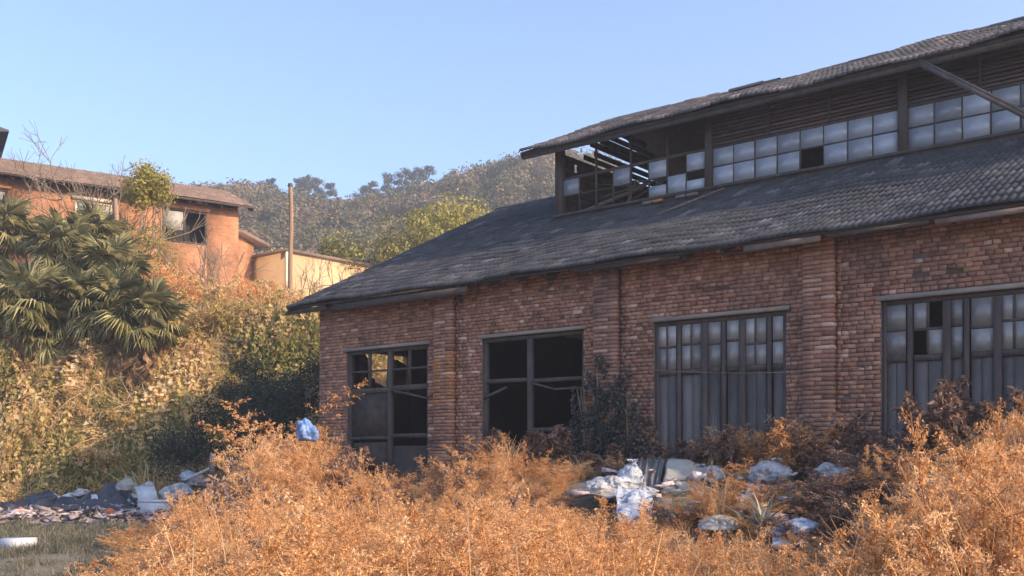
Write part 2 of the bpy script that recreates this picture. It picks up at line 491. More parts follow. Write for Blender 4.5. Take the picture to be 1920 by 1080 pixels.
# ------------------------------------------------------------------ brick workshop
barn = thing('brick_workshop', tuple(W(0, 0, 0)), 'long derelict brick workshop with dark tiled roof and glazed roof monitor', 'workshop')
Z0 = EYE                      # eye level; barn heights below are measured from it
ZL = 2.36 + Z0                # door lintel
ZE = 3.46 + Z0                # lower eave edge
TAN = math.tan(R(25.8))
DOORS = [(0.92, 3.45), (4.95, 7.45), (8.95, 11.42), (12.94, 15.44)]
T_END = 30.0
ZW = ZE + 0.5 * TAN - 0.12    # wall top under the roof

# front wall backing (mortar) - butt-jointed piers and spandrels
g = Geo()
edges = [0.0]
for a, b_ in DOORS:
    edges += [a, b_]
edges.append(T_END)
for i in range(0, len(edges), 2):
    tbox(edges[i], edges[i + 1], 0.018, 0.24, 0.0, ZL, g)
tbox(0.0, T_END, 0.018, 0.24, ZL, ZW, g)
wall = g.obj('wall', M['mortar'], barn)

# bricks: individual courses
BL, BH, CP = 0.228, 0.060, 0.0705
PIL = [4.0, 8.0, 12.0, 16.0]
PH = 0.25
bricks = []      # (t0, t1, b0, b1, z0, z1)
T_BR = 17.6
ncourse = int((ZW - 0.02) / CP)
for c in range(ncourse):
    z0 = 0.02 + c * CP
    z1 = z0 + BH
    solid = []
    cur = 0.0
    if z1 < ZL + 0.02:
        for a, b_ in DOORS:
            solid.append((cur, a)); cur = b_
    solid.append((cur, T_BR))
    # cut the pilasters out of the plain wall
    parts = []
    for s0, s1 in solid:
        cuts = [p for p in PIL if s0 <= p - PH and p + PH <= s1]
        cu = s0
        for p in cuts:
            parts.append((cu, p - PH)); cu = p + PH
        parts.append((cu, s1))
    header = (c % 2 == 1)
    ln = 0.110 if header else BL
    off = (0.06 if c % 4 == 1 else 0.03) if header else (0.12 if c % 4 == 2 else 0.0)
    for s0, s1 in parts:
        tt = math.floor(s0 / (ln + 0.0115)) * (ln + 0.0115) - off
        while tt < s1 - 0.02:
            a0, a1 = max(tt, s0 + 0.003), min(tt + ln, s1 - 0.003)
            if a1 - a0 > 0.03 and rng.random() > 0.006:
                bricks.append((a0, a1, -0.004 + rng.normal(0, 0.0035), 0.03, z0 + rng.normal(0, 0.0015), z1 + rng.normal(0, 0.0015)))
            tt += ln + 0.0115
    for p in PIL:
        e = [p - PH, p - 0.004 + (0.06 if c % 2 else -0.06), p + PH]
        for k in (0, 1):
            bricks.append((e[k] + (0.008 if k else 0), e[k + 1], -0.125 + rng.normal(0, 0.003), 0.0, z0, z1))
# the holes seen high on the right-hand bay
holes = [(13.55, ZL + 0.62), (14.05, ZL + 0.66), (13.62, ZL + 0.33), (14.08, ZL + 0.36), (10.2, ZL + 0.5)]
bricks = [b_ for b_ in bricks if not any(b_[0] < ht < b_[1] and b_[4] < hz < b_[5] + 0.012 for ht, hz in holes)]


def brick_val():
    r = rng.random()
    if r < 0.12:
        return float(rng.uniform(0.0, 0.2))
    if r < 0.19:
        return float(rng.uniform(0.62, 0.95))
    return float(rng.uniform(0.25, 0.62))


def show(b_):   # how large a brick shows: near the camera, above the weeds, inside the frame
    tm, zm = (b_[0] + b_[1]) / 2, (b_[4] + b_[5]) / 2
    p = W(tm, 0, zm)
    px = 960 + p[0] / p[1] * F
    vis = (px < 1905) and zm > 2.2 and (b_[1] - b_[0]) > 0.2
    return (1 if vis else 0) * (1.0 / p[1]) * (b_[1] - b_[0])


order = sorted(range(len(bricks)), key=lambda i: -show(bricks[i]))
big = set(order[:300])
# pilaster cores
for p in PIL:
    g = Geo(); tbox(p - PH + 0.015, p + PH - 0.015, -0.108, 0.017, 0.0, ZW - 0.01, g)
    g.obj('pilaster', M['mortar'], barn)
rest = Geo(); rust = Geo()
bmeshes = {}
for i, b_ in enumerate(bricks):
    if i in big:
        key = (round(b_[1] - b_[0], 2), round(b_[3] - b_[2], 2), int(rng.integers(0, 9)))
        if key not in bmeshes:
            l, d = key[0], key[1]
            gg = Geo()
            P = np.array([[U[0] * a + BK[0] * e, U[1] * a + BK[1] * e, z] for z in (0, BH) for a, e in ((0, 0), (l, 0), (l, d), (0, d))])
            P += rng.normal(0, 0.0022, P.shape)
            gg.box8(P, brick_val())
            bmeshes[key] = gg.mesh('brick', M['brick'])
        link('brick', bmeshes[key], wall, loc=W(b_[0], b_[2], b_[4]))
    else:
        painted = 3.7 < b_[0] < 4.2 and b_[2] < -0.1 and 1.1 + Z0 + rng.normal(0, 0.08) < b_[4] < 2.05 + Z0
        tbox(*b_, g=rust if painted else rest, val=brick_val(), j=0.0035)
rest.obj('brickwork', M['brick'], wall, kind='stuff')

# orange-primed patch low on the first pilaster and lintels
rust.obj('painted_brickwork', M['rust'], wall, kind='stuff')['label'] = 'orange painted patch of bricks on the pilaster'
for a, b_ in DOORS:
    g = Geo(); tbox(a - 0.07, b_ + 0.07, -0.03, 0.017, ZL - 0.01, ZL + 0.055, g, 0.5, 0.004)
    g.obj('lintel', M['concrete'], barn)
# floor, back wall, end walls
DEP = 14.0
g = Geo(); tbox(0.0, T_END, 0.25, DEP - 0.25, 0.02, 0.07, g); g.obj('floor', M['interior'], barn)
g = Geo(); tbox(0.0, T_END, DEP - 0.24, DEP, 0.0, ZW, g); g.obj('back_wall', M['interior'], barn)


def gable(t0, t1, name, opening=None):
    g = Geo()
    lo, hi = 0.245, DEP - 0.245
    if opening:
        b0, b1, z0, z1 = opening
        tbox(t0, t1, lo, b0, 0, ZW, g); tbox(t0, t1, b1, hi, 0, ZW, g)
        tbox(t0, t1, b0, b1, 0, z0, g); tbox(t0, t1, b0, b1, z1, ZW, g)
    else:
        tbox(t0, t1, lo, hi, 0, ZW, g)
    ridge = ZE + (7.0 + 0.5) * TAN - 0.15
    P = [W(t0, 0.1, ZW), W(t0, 13.9, ZW), W(t0, 7, ridge), W(t1, 0.1, ZW), W(t1, 13.9, ZW), W(t1, 7, ridge)]
    g.add(P, [[0, 1, 2], [5, 4, 3]]); g.add(P, [[0, 3, 4, 1], [1, 4, 5, 2], [2, 5, 3, 0]])
    o = g.obj(name, M['brick'], barn)
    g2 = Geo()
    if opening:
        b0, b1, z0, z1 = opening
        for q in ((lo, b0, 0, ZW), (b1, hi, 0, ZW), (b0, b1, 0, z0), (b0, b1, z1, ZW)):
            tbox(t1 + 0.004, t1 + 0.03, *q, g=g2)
        g2.obj('darkening_skin', M['interior'], barn)  # added skin inside the gable, coloured near-black to keep the opening dark
    return o


gw = gable(0.0, 0.24, 'end_wall', (1.0, 2.7, 1.55 + Z0, 2.5 + Z0))
gable(T_END - 0.24, T_END, 'end_wall')
# broken boards left in the end-wall opening
for (b0, b1, z0, z1, tilt) in ((1.0, 1.28, 1.57, 2.48, 0.1), (1.33, 1.44, 1.57, 2.48, -0.05), (1.28, 1.6, 1.57, 1.98, 0.02), (2.02, 2.32, 1.57, 2.48, 0.06), (2.36, 2.68, 1.57, 2.4, 0), (1.6, 2.0, 1.57, 1.80, 0)):
    g = Geo()
    P = [W(0.10, b0, z0 + Z0), W(0.13, b0, z0 + Z0), W(0.13, b1, z0 + Z0), W(0.10, b1, z0 + Z0),
         W(0.10, b0 + tilt, z1 + Z0), W(0.13, b0 + tilt, z1 + Z0), W(0.13, b1 + tilt, z1 + Z0 - 0.12), W(0.10, b1 + tilt, z1 + Z0 - 0.12)]
    g.box8(P); g.obj('board', M['wood_dark'], gw)


# ------------------------------------------------------------------ roofs
def tile_shape(w, l, amp=0.030):
    """one interlocking clay tile with two rolls, local x across, y up the slope, z out"""
    n = 8
    xs = np.linspace(0, w, n + 1)
    prof = amp * np.array([0.0, 0.75, 1.0, 0.45, 0.0, 0.75, 1.0, 0.45, 0.0])
    rows = []
    for y, dz in ((0, 0.020), (0, 0.026), (l, 0.010)):
        for x, p in zip(xs, prof):
            rows.append((x, y, p + dz if dz != 0.020 else p * 0.3 + 0.004))
    Fq = []
    for r in range(2):
        for i in range(n):
            a = r * (n + 1) + i
            Fq.append([a, a + 1, a + n + 2, a + n + 1])
    return np.array(rows, float), np.array(Fq)


def tile_val():
    return float(np.clip(rng.normal(0.45, 0.11), 0, 0.7) if rng.random() > 0.04 else rng.uniform(0.7, 0.95))


def slope_frame(t, b, z, ang, back=1):
    X = np.array([U[0], U[1], 0.0]) * back
    Y = np.array([BK[0] * math.cos(ang), BK[1] * math.cos(ang), math.sin(ang)])
    if back < 0:
        Y = np.array([-BK[0] * math.cos(ang), -BK[1] * math.cos(ang), math.sin(ang)])
    Zv = np.cross(X, Y)
    return X, Y, Zv


def sag(t, s):
    return 0.035 * math.sin(t * 0.9 + 0.6) * math.sin(s * 1.1 + 0.5) + 0.02 * math.sin(t * 2.3)


def lay_tiles(parent, mat, t0, t1, s0, s1, org, ang, single, tw=0.215, pitch=0.30, wave=1.0, skip=None, cap=150, amp=0.042):
    X, Y, Zv = slope_frame(0, 0, 0, ang)
    Vt, Ft = tile_shape(tw + 0.006, pitch + 0.06, amp)
    variants = []
    for k in range(7):
        V = Vt @ np.stack([X, Y, Zv])
        gg = Geo().add(V + rng.normal(0, 0.0012, V.shape), Ft, tile_val())
        variants.append(gg.mesh('tile', mat))
    ncol = int((t1 - t0) / tw); nrow = int(math.ceil((s1 - s0) / pitch))
    cells = []
    for r_ in range(nrow):
        for c in range(ncol):
            if skip and skip(t0 + c * tw, s0 + r_ * pitch):
                continue
            cells.append((r_, c))
    def world(r_, c):
        t = t0 + c * tw; s = s0 + r_ * pitch
        return org(t) + Y * s + Zv * (sag(t, s) * wave + rng.normal(0, 0.004))
    pos = {k: world(*k) for k in cells}
    def score(k):
        p = pos[k]; px = 960 + p[0] / p[1] * F
        return (1.0 if px < 1915 else 0.0) / p[1]
    order = sorted(cells, key=lambda k: -score(k))
    solo = set(order[:cap]) if single else set()
    g = Geo()
    for k in cells:
        p = pos[k]
        if k in solo:
            link('tile', variants[int(rng.integers(0, 7))], parent, loc=p)
        else:
            tw_ = rng.normal(0, 0.012)
            V = (Vt * np.array([1, 1, 1.0]) + np.stack([np.zeros(len(Vt)), Vt[:, 0] * tw_, rng.normal(0, 0.01) * Vt[:, 1]], 1)) @ np.stack([X, Y, Zv])
            g.add(V + p, Ft, tile_val())
    if g.n:
        g.obj('tiling', mat, parent, kind='stuff')


ANG = R(25.8)
MB, MT0 = 3.69, 4.05          # monitor front wall: set back, starting here along t
# sheathing of the lower roof
g = Geo()


def slab(g, t0, t1, b0, b1, zf, th, val=0.5):
    P = [W(t0, b0, zf(b0) - th), W(t1, b0, zf(b0) - th), W(t1, b1, zf(b1) - th), W(t0, b1, zf(b1) - th),
         W(t0, b0, zf(b0)), W(t1, b0, zf(b0)), W(t1, b1, zf(b1)), W(t0, b1, zf(b1))]
    g.box8(P, val)


zlow = lambda b: ZE - 0.05 + (b + 0.5) * TAN
zback = lambda b: ZE - 0.05 + (14.5 - b) * TAN
slab(g, -0.5, MT0, -0.48, 7.0, zlow, 0.05)
slab(g, MT0, T_END + .3, -0.48, MB, zlow, 0.05)
slab(g, -0.5, MT0, 7.0, 14.5, zback, 0.05)
slab(g, MT0, T_END + .3, 14.0 - MB, 14.5, zback, 0.05)
low_roof = g.obj('lower_roof', M['wood_dark'], barn)
lay_tiles(low_roof, M['tile'], -0.55, 18.2, 0.0, 8.35, lambda t: W(t, -0.53, ZE - 0.045), ANG, True, cap=200,
          skip=lambda t, s: (t > MT0 - 0.05 and s > 4.6))
# far side of the first bay's roof, and the ridge
X, Y, Zv = slope_frame(0, 0, 0, ANG)
for k in range(11):
    t = -0.5 + k * 0.42
    g = Geo()
    c = W(t, 7.0, ZE - 0.02 + 7.5 * TAN)
    d = np.array([U[0], U[1], 0]); bb = np.array([BK[0], BK[1], 0])
    pts = []
    for e in (0, 0.44):
        for a in range(6):
            th = math.pi * a / 5
            pts.append(c + d * e + bb * 0.12 * math.cos(th) + np.array([0, 0, 0.085 * math.sin(th) - 0.02]))
    g.add(pts, [[a, a + 1, a + 7, a + 6] for a in range(5)], brick_val())
    g.obj('ridge_tile', M['tile'], low_roof)
# verge board on the left edge and eave boards under the front edge
g = beam(W(-0.52, -0.5, ZE - 0.09), W(-0.52, 7.0, ZE - 0.09 + 7.5 * TAN), 0.04, 0.14)
g.obj('verge_board', M['wood'], low_roof)
for (x0, x1, dz, hh, mt) in ((566, 640, -0.125, 0.09, 'wood_dark'), (655, 905, -0.125, 0.12, 'wood'), (1108, 1300, -0.10, 0.05, 'wood_dark'), (1420, 1562, -0.10, 0.085, 'wood_pale'), (1575, 1762, -0.10, 0.05, 'wood'), (1775, 1990, -0.10, 0.06, 'wood_pale')):
    ta, tb = front_t(x0), front_t(x1)
    g = Geo(); P = []
    tbox(ta, tb, -0.47, -0.43, ZE + dz - hh, ZE + dz + 0.02, g, 0.5, 0.008)
    g.obj('eave_board', M[mt], low_roof)
for t in np.arange(-0.3, 18, 0.72):
    g = beam(W(t, -0.42, ZE - 0.14), W(t, 0.017, ZE - 0.14 + 0.43 * TAN), 0.06, 0.09)
    g.obj('rafter', M['wood_dark'], low_roof)
# a loose lath lying on the tiles under the monitor
g = beam(W(8.5, 3.5, zlow(3.5) + 0.16), W(7.75, 2.1, zlow(2.1) + 0.15), 0.05, 0.03)
g.obj('loose_lath', M['wood_pale'], low_roof)
for (t, b, l, a) in ((6.55, 3.52, 0.24, 0.7), (6.82, 3.52, 0.2, 0.5), (7.35, 3.54, 0.22, 0.7), (7.62, 3.54, 0.24, 0.7)):
    g = beam(W(t, b, zlow(b) + 0.13), W(t + l, b + 0.03, zlow(b + 0.03) + 0.13), 0.10, 0.06)
    g.obj('fallen_brick', M['wood_pale'] if a > .55 else M['rust'], low_roof)

# ---- monitor (raised roof with glazing)
ZS = 5.60 + Z0                # sill
ZG = 6.44 + Z0                # top of glazing
ZH = 7.17 + Z0                # wall head
ZU = 7.05 + Z0                # upper eave
MBK = 14.0 - MB
BAY = 4.0
posts_t = [MT0 + BAY * i for i in range(0, 7)]
for side in (0, 1):
    b0 = MB if side == 0 else MBK - 0.16
    g = Geo(); tbox(MT0 - 0.02, T_END, b0, b0 + 0.16, ZS - 0.32, ZS - 0.02, g); g.obj('curb', M['wood'], barn)
    g = Geo(); tbox(MT0 - 0.04, T_END, b0 - 0.05, b0 + 0.15, ZS - 0.02, ZS + 0.04, g, 0.6, 0.004); g.obj('sill', M['wood'], barn)
    g = Geo(); tbox(MT0, T_END, b0 + 0.01, b0 + 0.15, ZH, ZH + 0.16, g); g.obj('head_beam', M['wood_dark'], barn)
    for i, t in enumerate(posts_t):
        if t > T_END:
            continue
        g = Geo(); tbox(t - (0.0 if i == 0 else 0.08), t + (0.2 if i == 0 else 0.08), b0 - 0.03, b0 + 0.13, ZS + 0.04, ZH, g, 0.55, 0.006)
        g.obj('post', M['wood'], barn)
# glazing per bay on the front
missing = {0: {(0, 0), (1, 0), (2, 0), (3, 0), (4, 0), (1, 1), (2, 1), (4, 1), (6, 1)}, 1: {(4, 0)}, 2: set()}
half = {0: {(5, 0): 0.62, (7, 0): 0.55}}
for bay in range(0, 4):
    ta = posts_t[bay] + (0.2 if bay == 0 else 0.08); tb = posts_t[bay + 1] - 0.08
    n = 8; w = (tb - ta) / n
    g = Geo()
    for c in range(1, n):
        heavy = 0.017 if c % 2 == 0 else 0.010
        top = ZH if (bay == 0 and c in (2, 4, 6)) else ZG
        tbox(ta + c * w - heavy, ta + c * w + heavy, MB + 0.015, MB + 0.065, ZS + 0.04, top, g, 0.5, 0.004)
    tbox(ta, tb, MB + 0.02, MB + 0.07, ZG - 0.025, ZG + 0.035, g, 0.5, 0.004)
    zm = (ZS + 0.04 + ZG) / 2
    for c in range(n):
        tbox(ta + c * w + 0.018, ta + (c + 1) * w - 0.018, MB + 0.02, MB + 0.06, zm - 0.010, zm + 0.010, g, 0.5, 0.004)
    win = g.obj('clerestory_window', M['wood'], barn)
    for c in range(n):
        for r_ in range(2):
            if (c, r_) in missing.get(bay, ()):
                continue
            z0 = ZS + 0.045 if r_ == 0 else zm + 0.016
            z1 = zm - 0.016 if r_ == 0 else ZG - 0.028
            hf = half.get(bay, {}).get((c, r_))
            if hf:
                z1 = z0 + (z1 - z0) * hf
            gg = Geo(); tl = rng.normal(0, 0.0012, 2)
            p = np.array([W(ta + c * w + 0.014, MB + 0.018 + tl[0], z0), W(ta + (c + 1) * w - 0.014, MB + 0.018 - tl[0], z0),
                          W(ta + (c + 1) * w - 0.014, MB + 0.018 + tl[1], z1), W(ta + c * w + 0.014, MB + 0.018 - tl[1], z1)])
            q = p + np.array([BK[0], BK[1], 0]) * 0.004
            gg.box8(list(p) + list(q))
            gg.obj('pane', M['glass'], win)
    if bay > 0:
        ns = 9; hs_ = (ZH - ZG - 0.04) / ns
        for r_ in range(ns):
            z = ZG + 0.04 + r_ * hs_
            gg = Geo(); jz = rng.normal(0, 0.006, 2)
            P = [W(ta, MB - 0.01, z + jz[0]), W(tb, MB - 0.01, z + jz[1]), W(tb, MB + 0.02, z + jz[1]), W(ta, MB + 0.02, z + jz[0]),
                 W(ta, MB + 0.05, z + hs_ * 0.92 + jz[0]), W(tb, MB + 0.05, z + hs_ * 0.92 + jz[1]), W(tb, MB + 0.075, z + hs_ * 0.92 + jz[1]), W(ta, MB + 0.075, z + hs_ * 0.92 + jz[0])]
            gg.box8(P, float(rng.uniform(0.15, 0.85)))
            gg.obj('louver_board', M['wood_red'], barn)
        for f_ in (0.33, 0.66):
            gg = Geo(); tm = ta + (tb - ta) * f_
            tbox(tm - 0.02, tm + 0.02, MB - 0.035, MB - 0.012, ZG + 0.03, ZH, gg); gg.obj('batten', M['wood'], barn)
# rear side: boarded, with gaps in the first bay where the sky shows
for i in range(1, 7):
    g = Geo(); ta = posts_t[i]; tb = min(ta + BAY, T_END)
    tbox(ta, tb, MBK - 0.10, MBK - 0.06, ZS + 0.04, ZH, g); g.obj('rear_boarding', M['wood_dark'], barn)
for k, (t0, t1, z0, z1) in enumerate(((4.05, 8.05, 5.64, 6.02), (4.05, 8.05, 6.06, 6.42), (4.05, 8.05, 6.50, 6.63), (4.05, 4.22, 6.63, 7.0), (4.62, 4.75, 6.63, 7.0), (4.9, 8.05, 6.66, 6.9), (5.3, 8.05, 6.9, 7.17), (4.05, 4.12, 7.0, 7.17))):
    g = Geo(); tbox(t0, t1, MBK - 0.10, MBK - 0.06, z0 + Z0, z1 + Z0, g, 0.5, 0.006); g.obj('rear_board', M['wood_dark'], barn)
rs = np.random.default_rng(333)
for k in range(17):
    z0 = 5.27 + Z0 + k * 0.19; z1 = z0 + 0.178
    off = max(0.0, (z1 - ZU) / math.tan(R(23.2)) - 0.62 + 0.25)
    lo, hi = MB + 0.14 + off, MBK - 0.14 - off
    if hi - lo < 0.4:
        continue
    cuts = [lo]
    if k in (8, 10, 11):
        cuts += [lo + rs.uniform(0.3, 0.7)]
    cuts.append(hi)
    for q in range(len(cuts) - 1):
        a0, a1 = cuts[q], cuts[q + 1] - (rs.uniform(0.02, 0.16) if q < len(cuts) - 2 else 0)
        if k in (10, 11) and q == 0:
            continue
        g = Geo(); tbox(MT0 + 0.03, MT0 + 0.06, a0, a1, z0, z1 - (rs.uniform(0.0, 0.07) if k >= 9 and q < 2 else 0), g, 0.5, 0.006)
        g.obj('end_board', M['wood_dark'], barn)
# fallen roof timbers inside the broken bay
for (t0, b0, z0, t1, b1, z1, wd) in ((4.4, 4.05, 5.66, 6.0, 4.4, 6.12, 0.10), (4.6, 4.6, 6.1, 6.3, 5.0, 6.42, 0.07), (4.9, 5.2, 6.0, 6.6, 5.4, 6.7, 0.06),
                                     (5.6, 4.3, 5.7, 5.75, 4.5, 6.3, 0.06), (6.5, 4.2, 6.1, 7.2, 4.3, 5.7, 0.05), (4.3, 5.0, 6.6, 5.6, 5.2, 6.35, 0.05)):
    g = beam(W(t0, b0, z0 + Z0), W(t1, b1, z1 + Z0), wd, wd * 0.8); g.obj('fallen_timber', M['wood_pale'], barn)
# upper roof
UANG = R(23.2); UT = math.tan(UANG)
zup = lambda b: ZU + (b - (MB - 0.62)) * UT
zupb = lambda b: ZU + ((MBK + 0.62) - b) * UT
g = Geo()
slab(g, MT0 - 0.52, T_END + .3, MB - 0.60, 7.0, zup, 0.06)
slab(g, MT0 - 0.52, T_END + .3, 7.0, MBK + 0.60, zupb, 0.06)
up_roof = g.obj('upper_roof', M['wood_dark'], barn)
lay_tiles(up_roof, M['tile_red'], MT0 - 0.56, 19.4, 0.0, 4.2, lambda t: W(t, MB - 0.66, ZU + 0.005), UANG, True, cap=100, wave=1.3, amp=0.055)
for k in range(38):
    t = MT0 - 0.55 + k * 0.42
    g = Geo(); c = W(t, 7.0, zup(7.0) + 0.03 + 0.03 * math.sin(k * 0.9) + rng.normal(0, 0.012))
    d = np.array([U[0], U[1], 0]); bb = np.array([BK[0], BK[1], 0]); pts = []
    for e in (0, 0.44):
        for a in range(6):
            th = math.pi * a / 5
            pts.append(c + d * e + bb * 0.13 * math.cos(th) + np.array([0, 0, 0.10 * math.sin(th) - 0.02]))
    g.add(pts, [[a, a + 1, a + 7, a + 6] for a in range(5)], brick_val())
    g.obj('ridge_tile', M['tile_red'], up_roof)
g = Geo(); tbox(MT0 - 0.5, 19.5, MB - 0.58, MB - 0.54, ZU - 0.15, ZU - 0.02, g, 0.4, 0.006); g.obj('eave_board', M['wood'], up_roof)
g = beam(W(MT0 - 0.54, MB - 0.6, ZU - 0.06), W(MT0 - 0.54, 7.0, ZU - 0.06 + (7 - MB + 0.6) * UT), 0.04, 0.16); g.obj('verge_board', M['wood'], up_roof)
for t in np.arange(MT0 - 0.3, 18.5, 0.8):
    g = beam(W(t, MB - 0.53, ZU - 0.10), W(t, MB + 0.0, ZU - 0.10 + 0.53 * UT), 0.06, 0.08); g.obj('rafter', M['wood_dark'], up_roof)
# bracing strut hanging in front of the third bay (twin boards)
a0 = at(1722, 112, 18.2); a1 = at(1990, 245, 16.4)
for k, dz in enumerate((0.0, -0.10)):
    g = beam(np.array(a0) + np.array([0.02 * k, -0.05 * k, dz]), np.array(a1) + np.array([0, -0.05 * k, dz]), 0.05, 0.07, val=0.7)
    g.obj('strut', M['wood'], up_roof)

# ------------------------------------------------------------------ door openings
def door_frame(di, name, label, bars, mat=None, fw=0.07):
    g = Geo()
    a, b_ = DOORS[di]
    tbox(a + 0.004, a + fw, 0.06, 0.16, 0.08, ZL - 0.012, g, 0.5, 0.004)
    tbox(b_ - fw, b_ - 0.004, 0.06, 0.16, 0.08, ZL - 0.012, g, 0.5, 0.004)
    tbox(a + fw, b_ - fw, 0.06, 0.16, ZL - 0.085, ZL - 0.012, g, 0.5, 0.004)
    o = g.obj(name, mat or M['stile'], barn)
    if label:
        o['label'] = label
    return o


# first opening: 2 x 2 small panes at the top, boards below
d1 = door_frame(0, 'window_frame', 'opening with broken small panes above grey boards', None, M['stile'])
a, b_ = DOORS[0]
tm = 2.25
def part(parent, name, mat, *args, **k):
    g = Geo(); tbox(*args, g=g, **k); return g.obj(name, mat, parent)
part(d1, 'mullion', M['wood'], tm - 0.06, tm + 0.05, 0.05, 0.15, 0.08, ZL - 0.085, j=0.004)
part(d1, 'rail', M['wood'], a + 0.07, tm - 0.06, 0.055, 0.145, 1.40 + Z0, 1.50 + Z0, j=0.006)
part(d1, 'rail', M['wood'], tm + 0.05, b_ - 0.07, 0.055, 0.145, 1.42 + Z0, 1.52 + Z0, j=0.006)
part(d1, 'rail', M['wood'], tm + 0.05, b_ - 0.07, 0.055, 0.145, 0.40 + Z0, 0.48 + Z0, j=0.006)
part(d1, 'rail', M['wood'], a + 0.07, tm - 0.06, 0.055, 0.145, 0.36 + Z0, 0.43 + Z0, j=0.006)
for c0, c1 in ((a + 0.07, tm - 0.06), (tm + 0.05, b_ - 0.07)):
    cm = (c0 + c1) / 2
    part(d1, 'muntin', M['wood'], cm - 0.025, cm + 0.025, 0.07, 0.13, 1.53 + Z0, ZL - 0.085)
    part(d1, 'muntin', M['wood'], c0, cm - 0.025, 0.07, 0.13, 1.86 + Z0, 1.90 + Z0)
    part(d1, 'muntin', M['wood'], cm + 0.025, c1, 0.07, 0.13, 1.86 + Z0, 1.90 + Z0)
part(d1, 'board', M['wood_dark'], a + 0.09, tm - 0.08, 0.09, 0.115, 0.44 + Z0, 1.39 + Z0, j=0.004)
part(d1, 'board', M['wood_dark'], a + 0.15, tm - 0.10, 0.085, 0.12, -0.35 + Z0, 0.30 + Z0, j=0.006)
part(d1, 'board', M['wood_dark'], tm + 0.06, b_ - 0.08, 0.09, 0.115, -1.4 + Z0, 0.22 + Z0, j=0.006)
g = beam(W(tm + 0.05, 0.04, 1.44 + Z0), W(b_ - 0.05, 0.03, 1.22 + Z0), 0.02, 0.045); g.obj('broken_rail', M['wood'], d1)

# second opening: only a cross of timbers
d2 = door_frame(1, 'window_frame', 'empty dark opening with a timber cross', None, M['wood'])
a, b_ = DOORS[1]
tm = 6.13
part(d2, 'mullion', M['wood'], tm - 0.05, tm + 0.05, 0.05, 0.15, 0.08, ZL - 0.085, j=0.005)
part(d2, 'rail', M['wood'], a + 0.07, tm - 0.05, 0.06, 0.14, 1.45 + Z0, 1.53 + Z0, j=0.006)
part(d2, 'rail', M['wood'], tm + 0.05, b_ - 0.07, 0.06, 0.14, 1.42 + Z0, 1.49 + Z0, j=0.006)
part(d2, 'rail', M['wood'], tm + 0.05, b_ - 0.07, 0.06, 0.14, 0.47 + Z0, 0.55 + Z0, j=0.006)
g = beam(W(a + 0.02, 0.04, 1.16 + Z0), W(a + 0.62, 0.045, 1.36 + Z0), 0.02, 0.05); g.obj('broken_rail', M['wood'], d2)
g = beam(W(tm + 0.05, 0.04, 1.42 + Z0), W(tm + 0.62, 0.04, 1.27 + Z0), 0.02, 0.04); g.obj('broken_rail', M['wood'], d2)
g = beam(W(tm + 0.62, 0.04, 1.27 + Z0), W(b_, 0.03, 1.27 + Z0), 0.02, 0.04); g.obj('broken_rail', M['wood'], d2)


# third and fourth openings: folding leaves, glazed above and boarded below
def folding(di, stiles, label):
    d = door_frame(di, 'door_frame', label, None)
    a, b_ = DOORS[di]
    xs = [a + 0.07] + stiles + [b_ - 0.07]
    zr = 1.46 + Z0
    for s in stiles:
        w = 0.055 if stiles.index(s) % 2 else 0.035
        part(d, 'stile', M['stile'], s - w, s + w, 0.04, 0.12, 0.1, ZL - 0.09, j=0.005)
    for k in range(len(xs) - 1):
        l = xs[k] + (0.0 if k == 0 else 0.058); r = xs[k + 1] - (0.0 if k == len(xs) - 2 else 0.058)
        part(d, 'rail', M['stile'], l, r, 0.055, 0.11, zr - 0.05, zr + 0.04, j=0.004)
        zmid = 1.90 + Z0 + rng.normal(0, 0.03)
        part(d, 'muntin', M['stile'], l, r, 0.06, 0.10, zmid - 0.018, zmid + 0.018)
        split = (r - l) > 0.33
        cm = l + (r - l) * 0.48
        if split:
            part(d, 'muntin', M['stile'], cm - 0.016, cm + 0.016, 0.062, 0.098, zr + 0.04, zmid - 0.02)
            part(d, 'muntin', M['stile'], cm - 0.016, cm + 0.016, 0.062, 0.098, zmid + 0.02, ZL - 0.09)
        cols = [(l, cm - 0.018), (cm + 0.018, r)] if split else [(l, r)]
        for c0, c1 in cols:
            for z0, z1 in ((zr + 0.045, zmid - 0.02), (zmid + 0.02, ZL - 0.09)):
                if rng.random() < 0.04:
                    continue
                gg = Geo(); e = rng.normal(0, 0.002, 2)
                p = np.array([W(c0, 0.066 + e[0], z0), W(c1, 0.066 - e[0], z0), W(c1, 0.066 + e[1], z1), W(c0, 0.066 - e[1], z1)])
                gg.box8(list(p) + list(p + np.array([BK[0], BK[1], 0]) * 0.004)); gg.obj('pane', M['glass_door'], d)
        nb = max(1, int(round((r - l) / 0.17)))
        for q in range(nb):
            c0 = l + (r - l) * q / nb + 0.004; c1 = l + (r - l) * (q + 1) / nb - 0.004
            part(d, 'board', M['door'], c0, c1, 0.075 + rng.normal(0, 0.004), 0.10, 0.12, zr - 0.055, val=float(rng.uniform(0.2, 0.8)), j=0.003)
        part(d, 'ledge', M['stile'], l, r, 0.05, 0.073, 0.02 + Z0, 0.10 + Z0)
    return d


ft = front_t
folding(2, [ft(1271), ft(1319), ft(1355), ft(1390), ft(1441)], 'closed grey folding doors glazed in the upper third')
folding(3, [ft(1705), ft(1775), ft(1812), ft(1870), ft(1935)], 'closed dark folding doors at the right edge')

# thin sagging cable across the front
pts = [W(8.9, -0.06, 2.02 + Z0 - 0.5)]
for k in range(1, 15):
    t = 8.9 + k * 0.28
    pts.append(W(t, -0.16, 1.52 + Z0 - 0.035 * k + 0.0016 * k * k))
V, Fc = prisms(pts[:-1], pts[1:], 0.008, 0.008, 4)
tag(Geo().add(V, Fc).obj('cable', M['wood_pale']), 'thin pale cable sagging across the grey folding doors', 'cable')

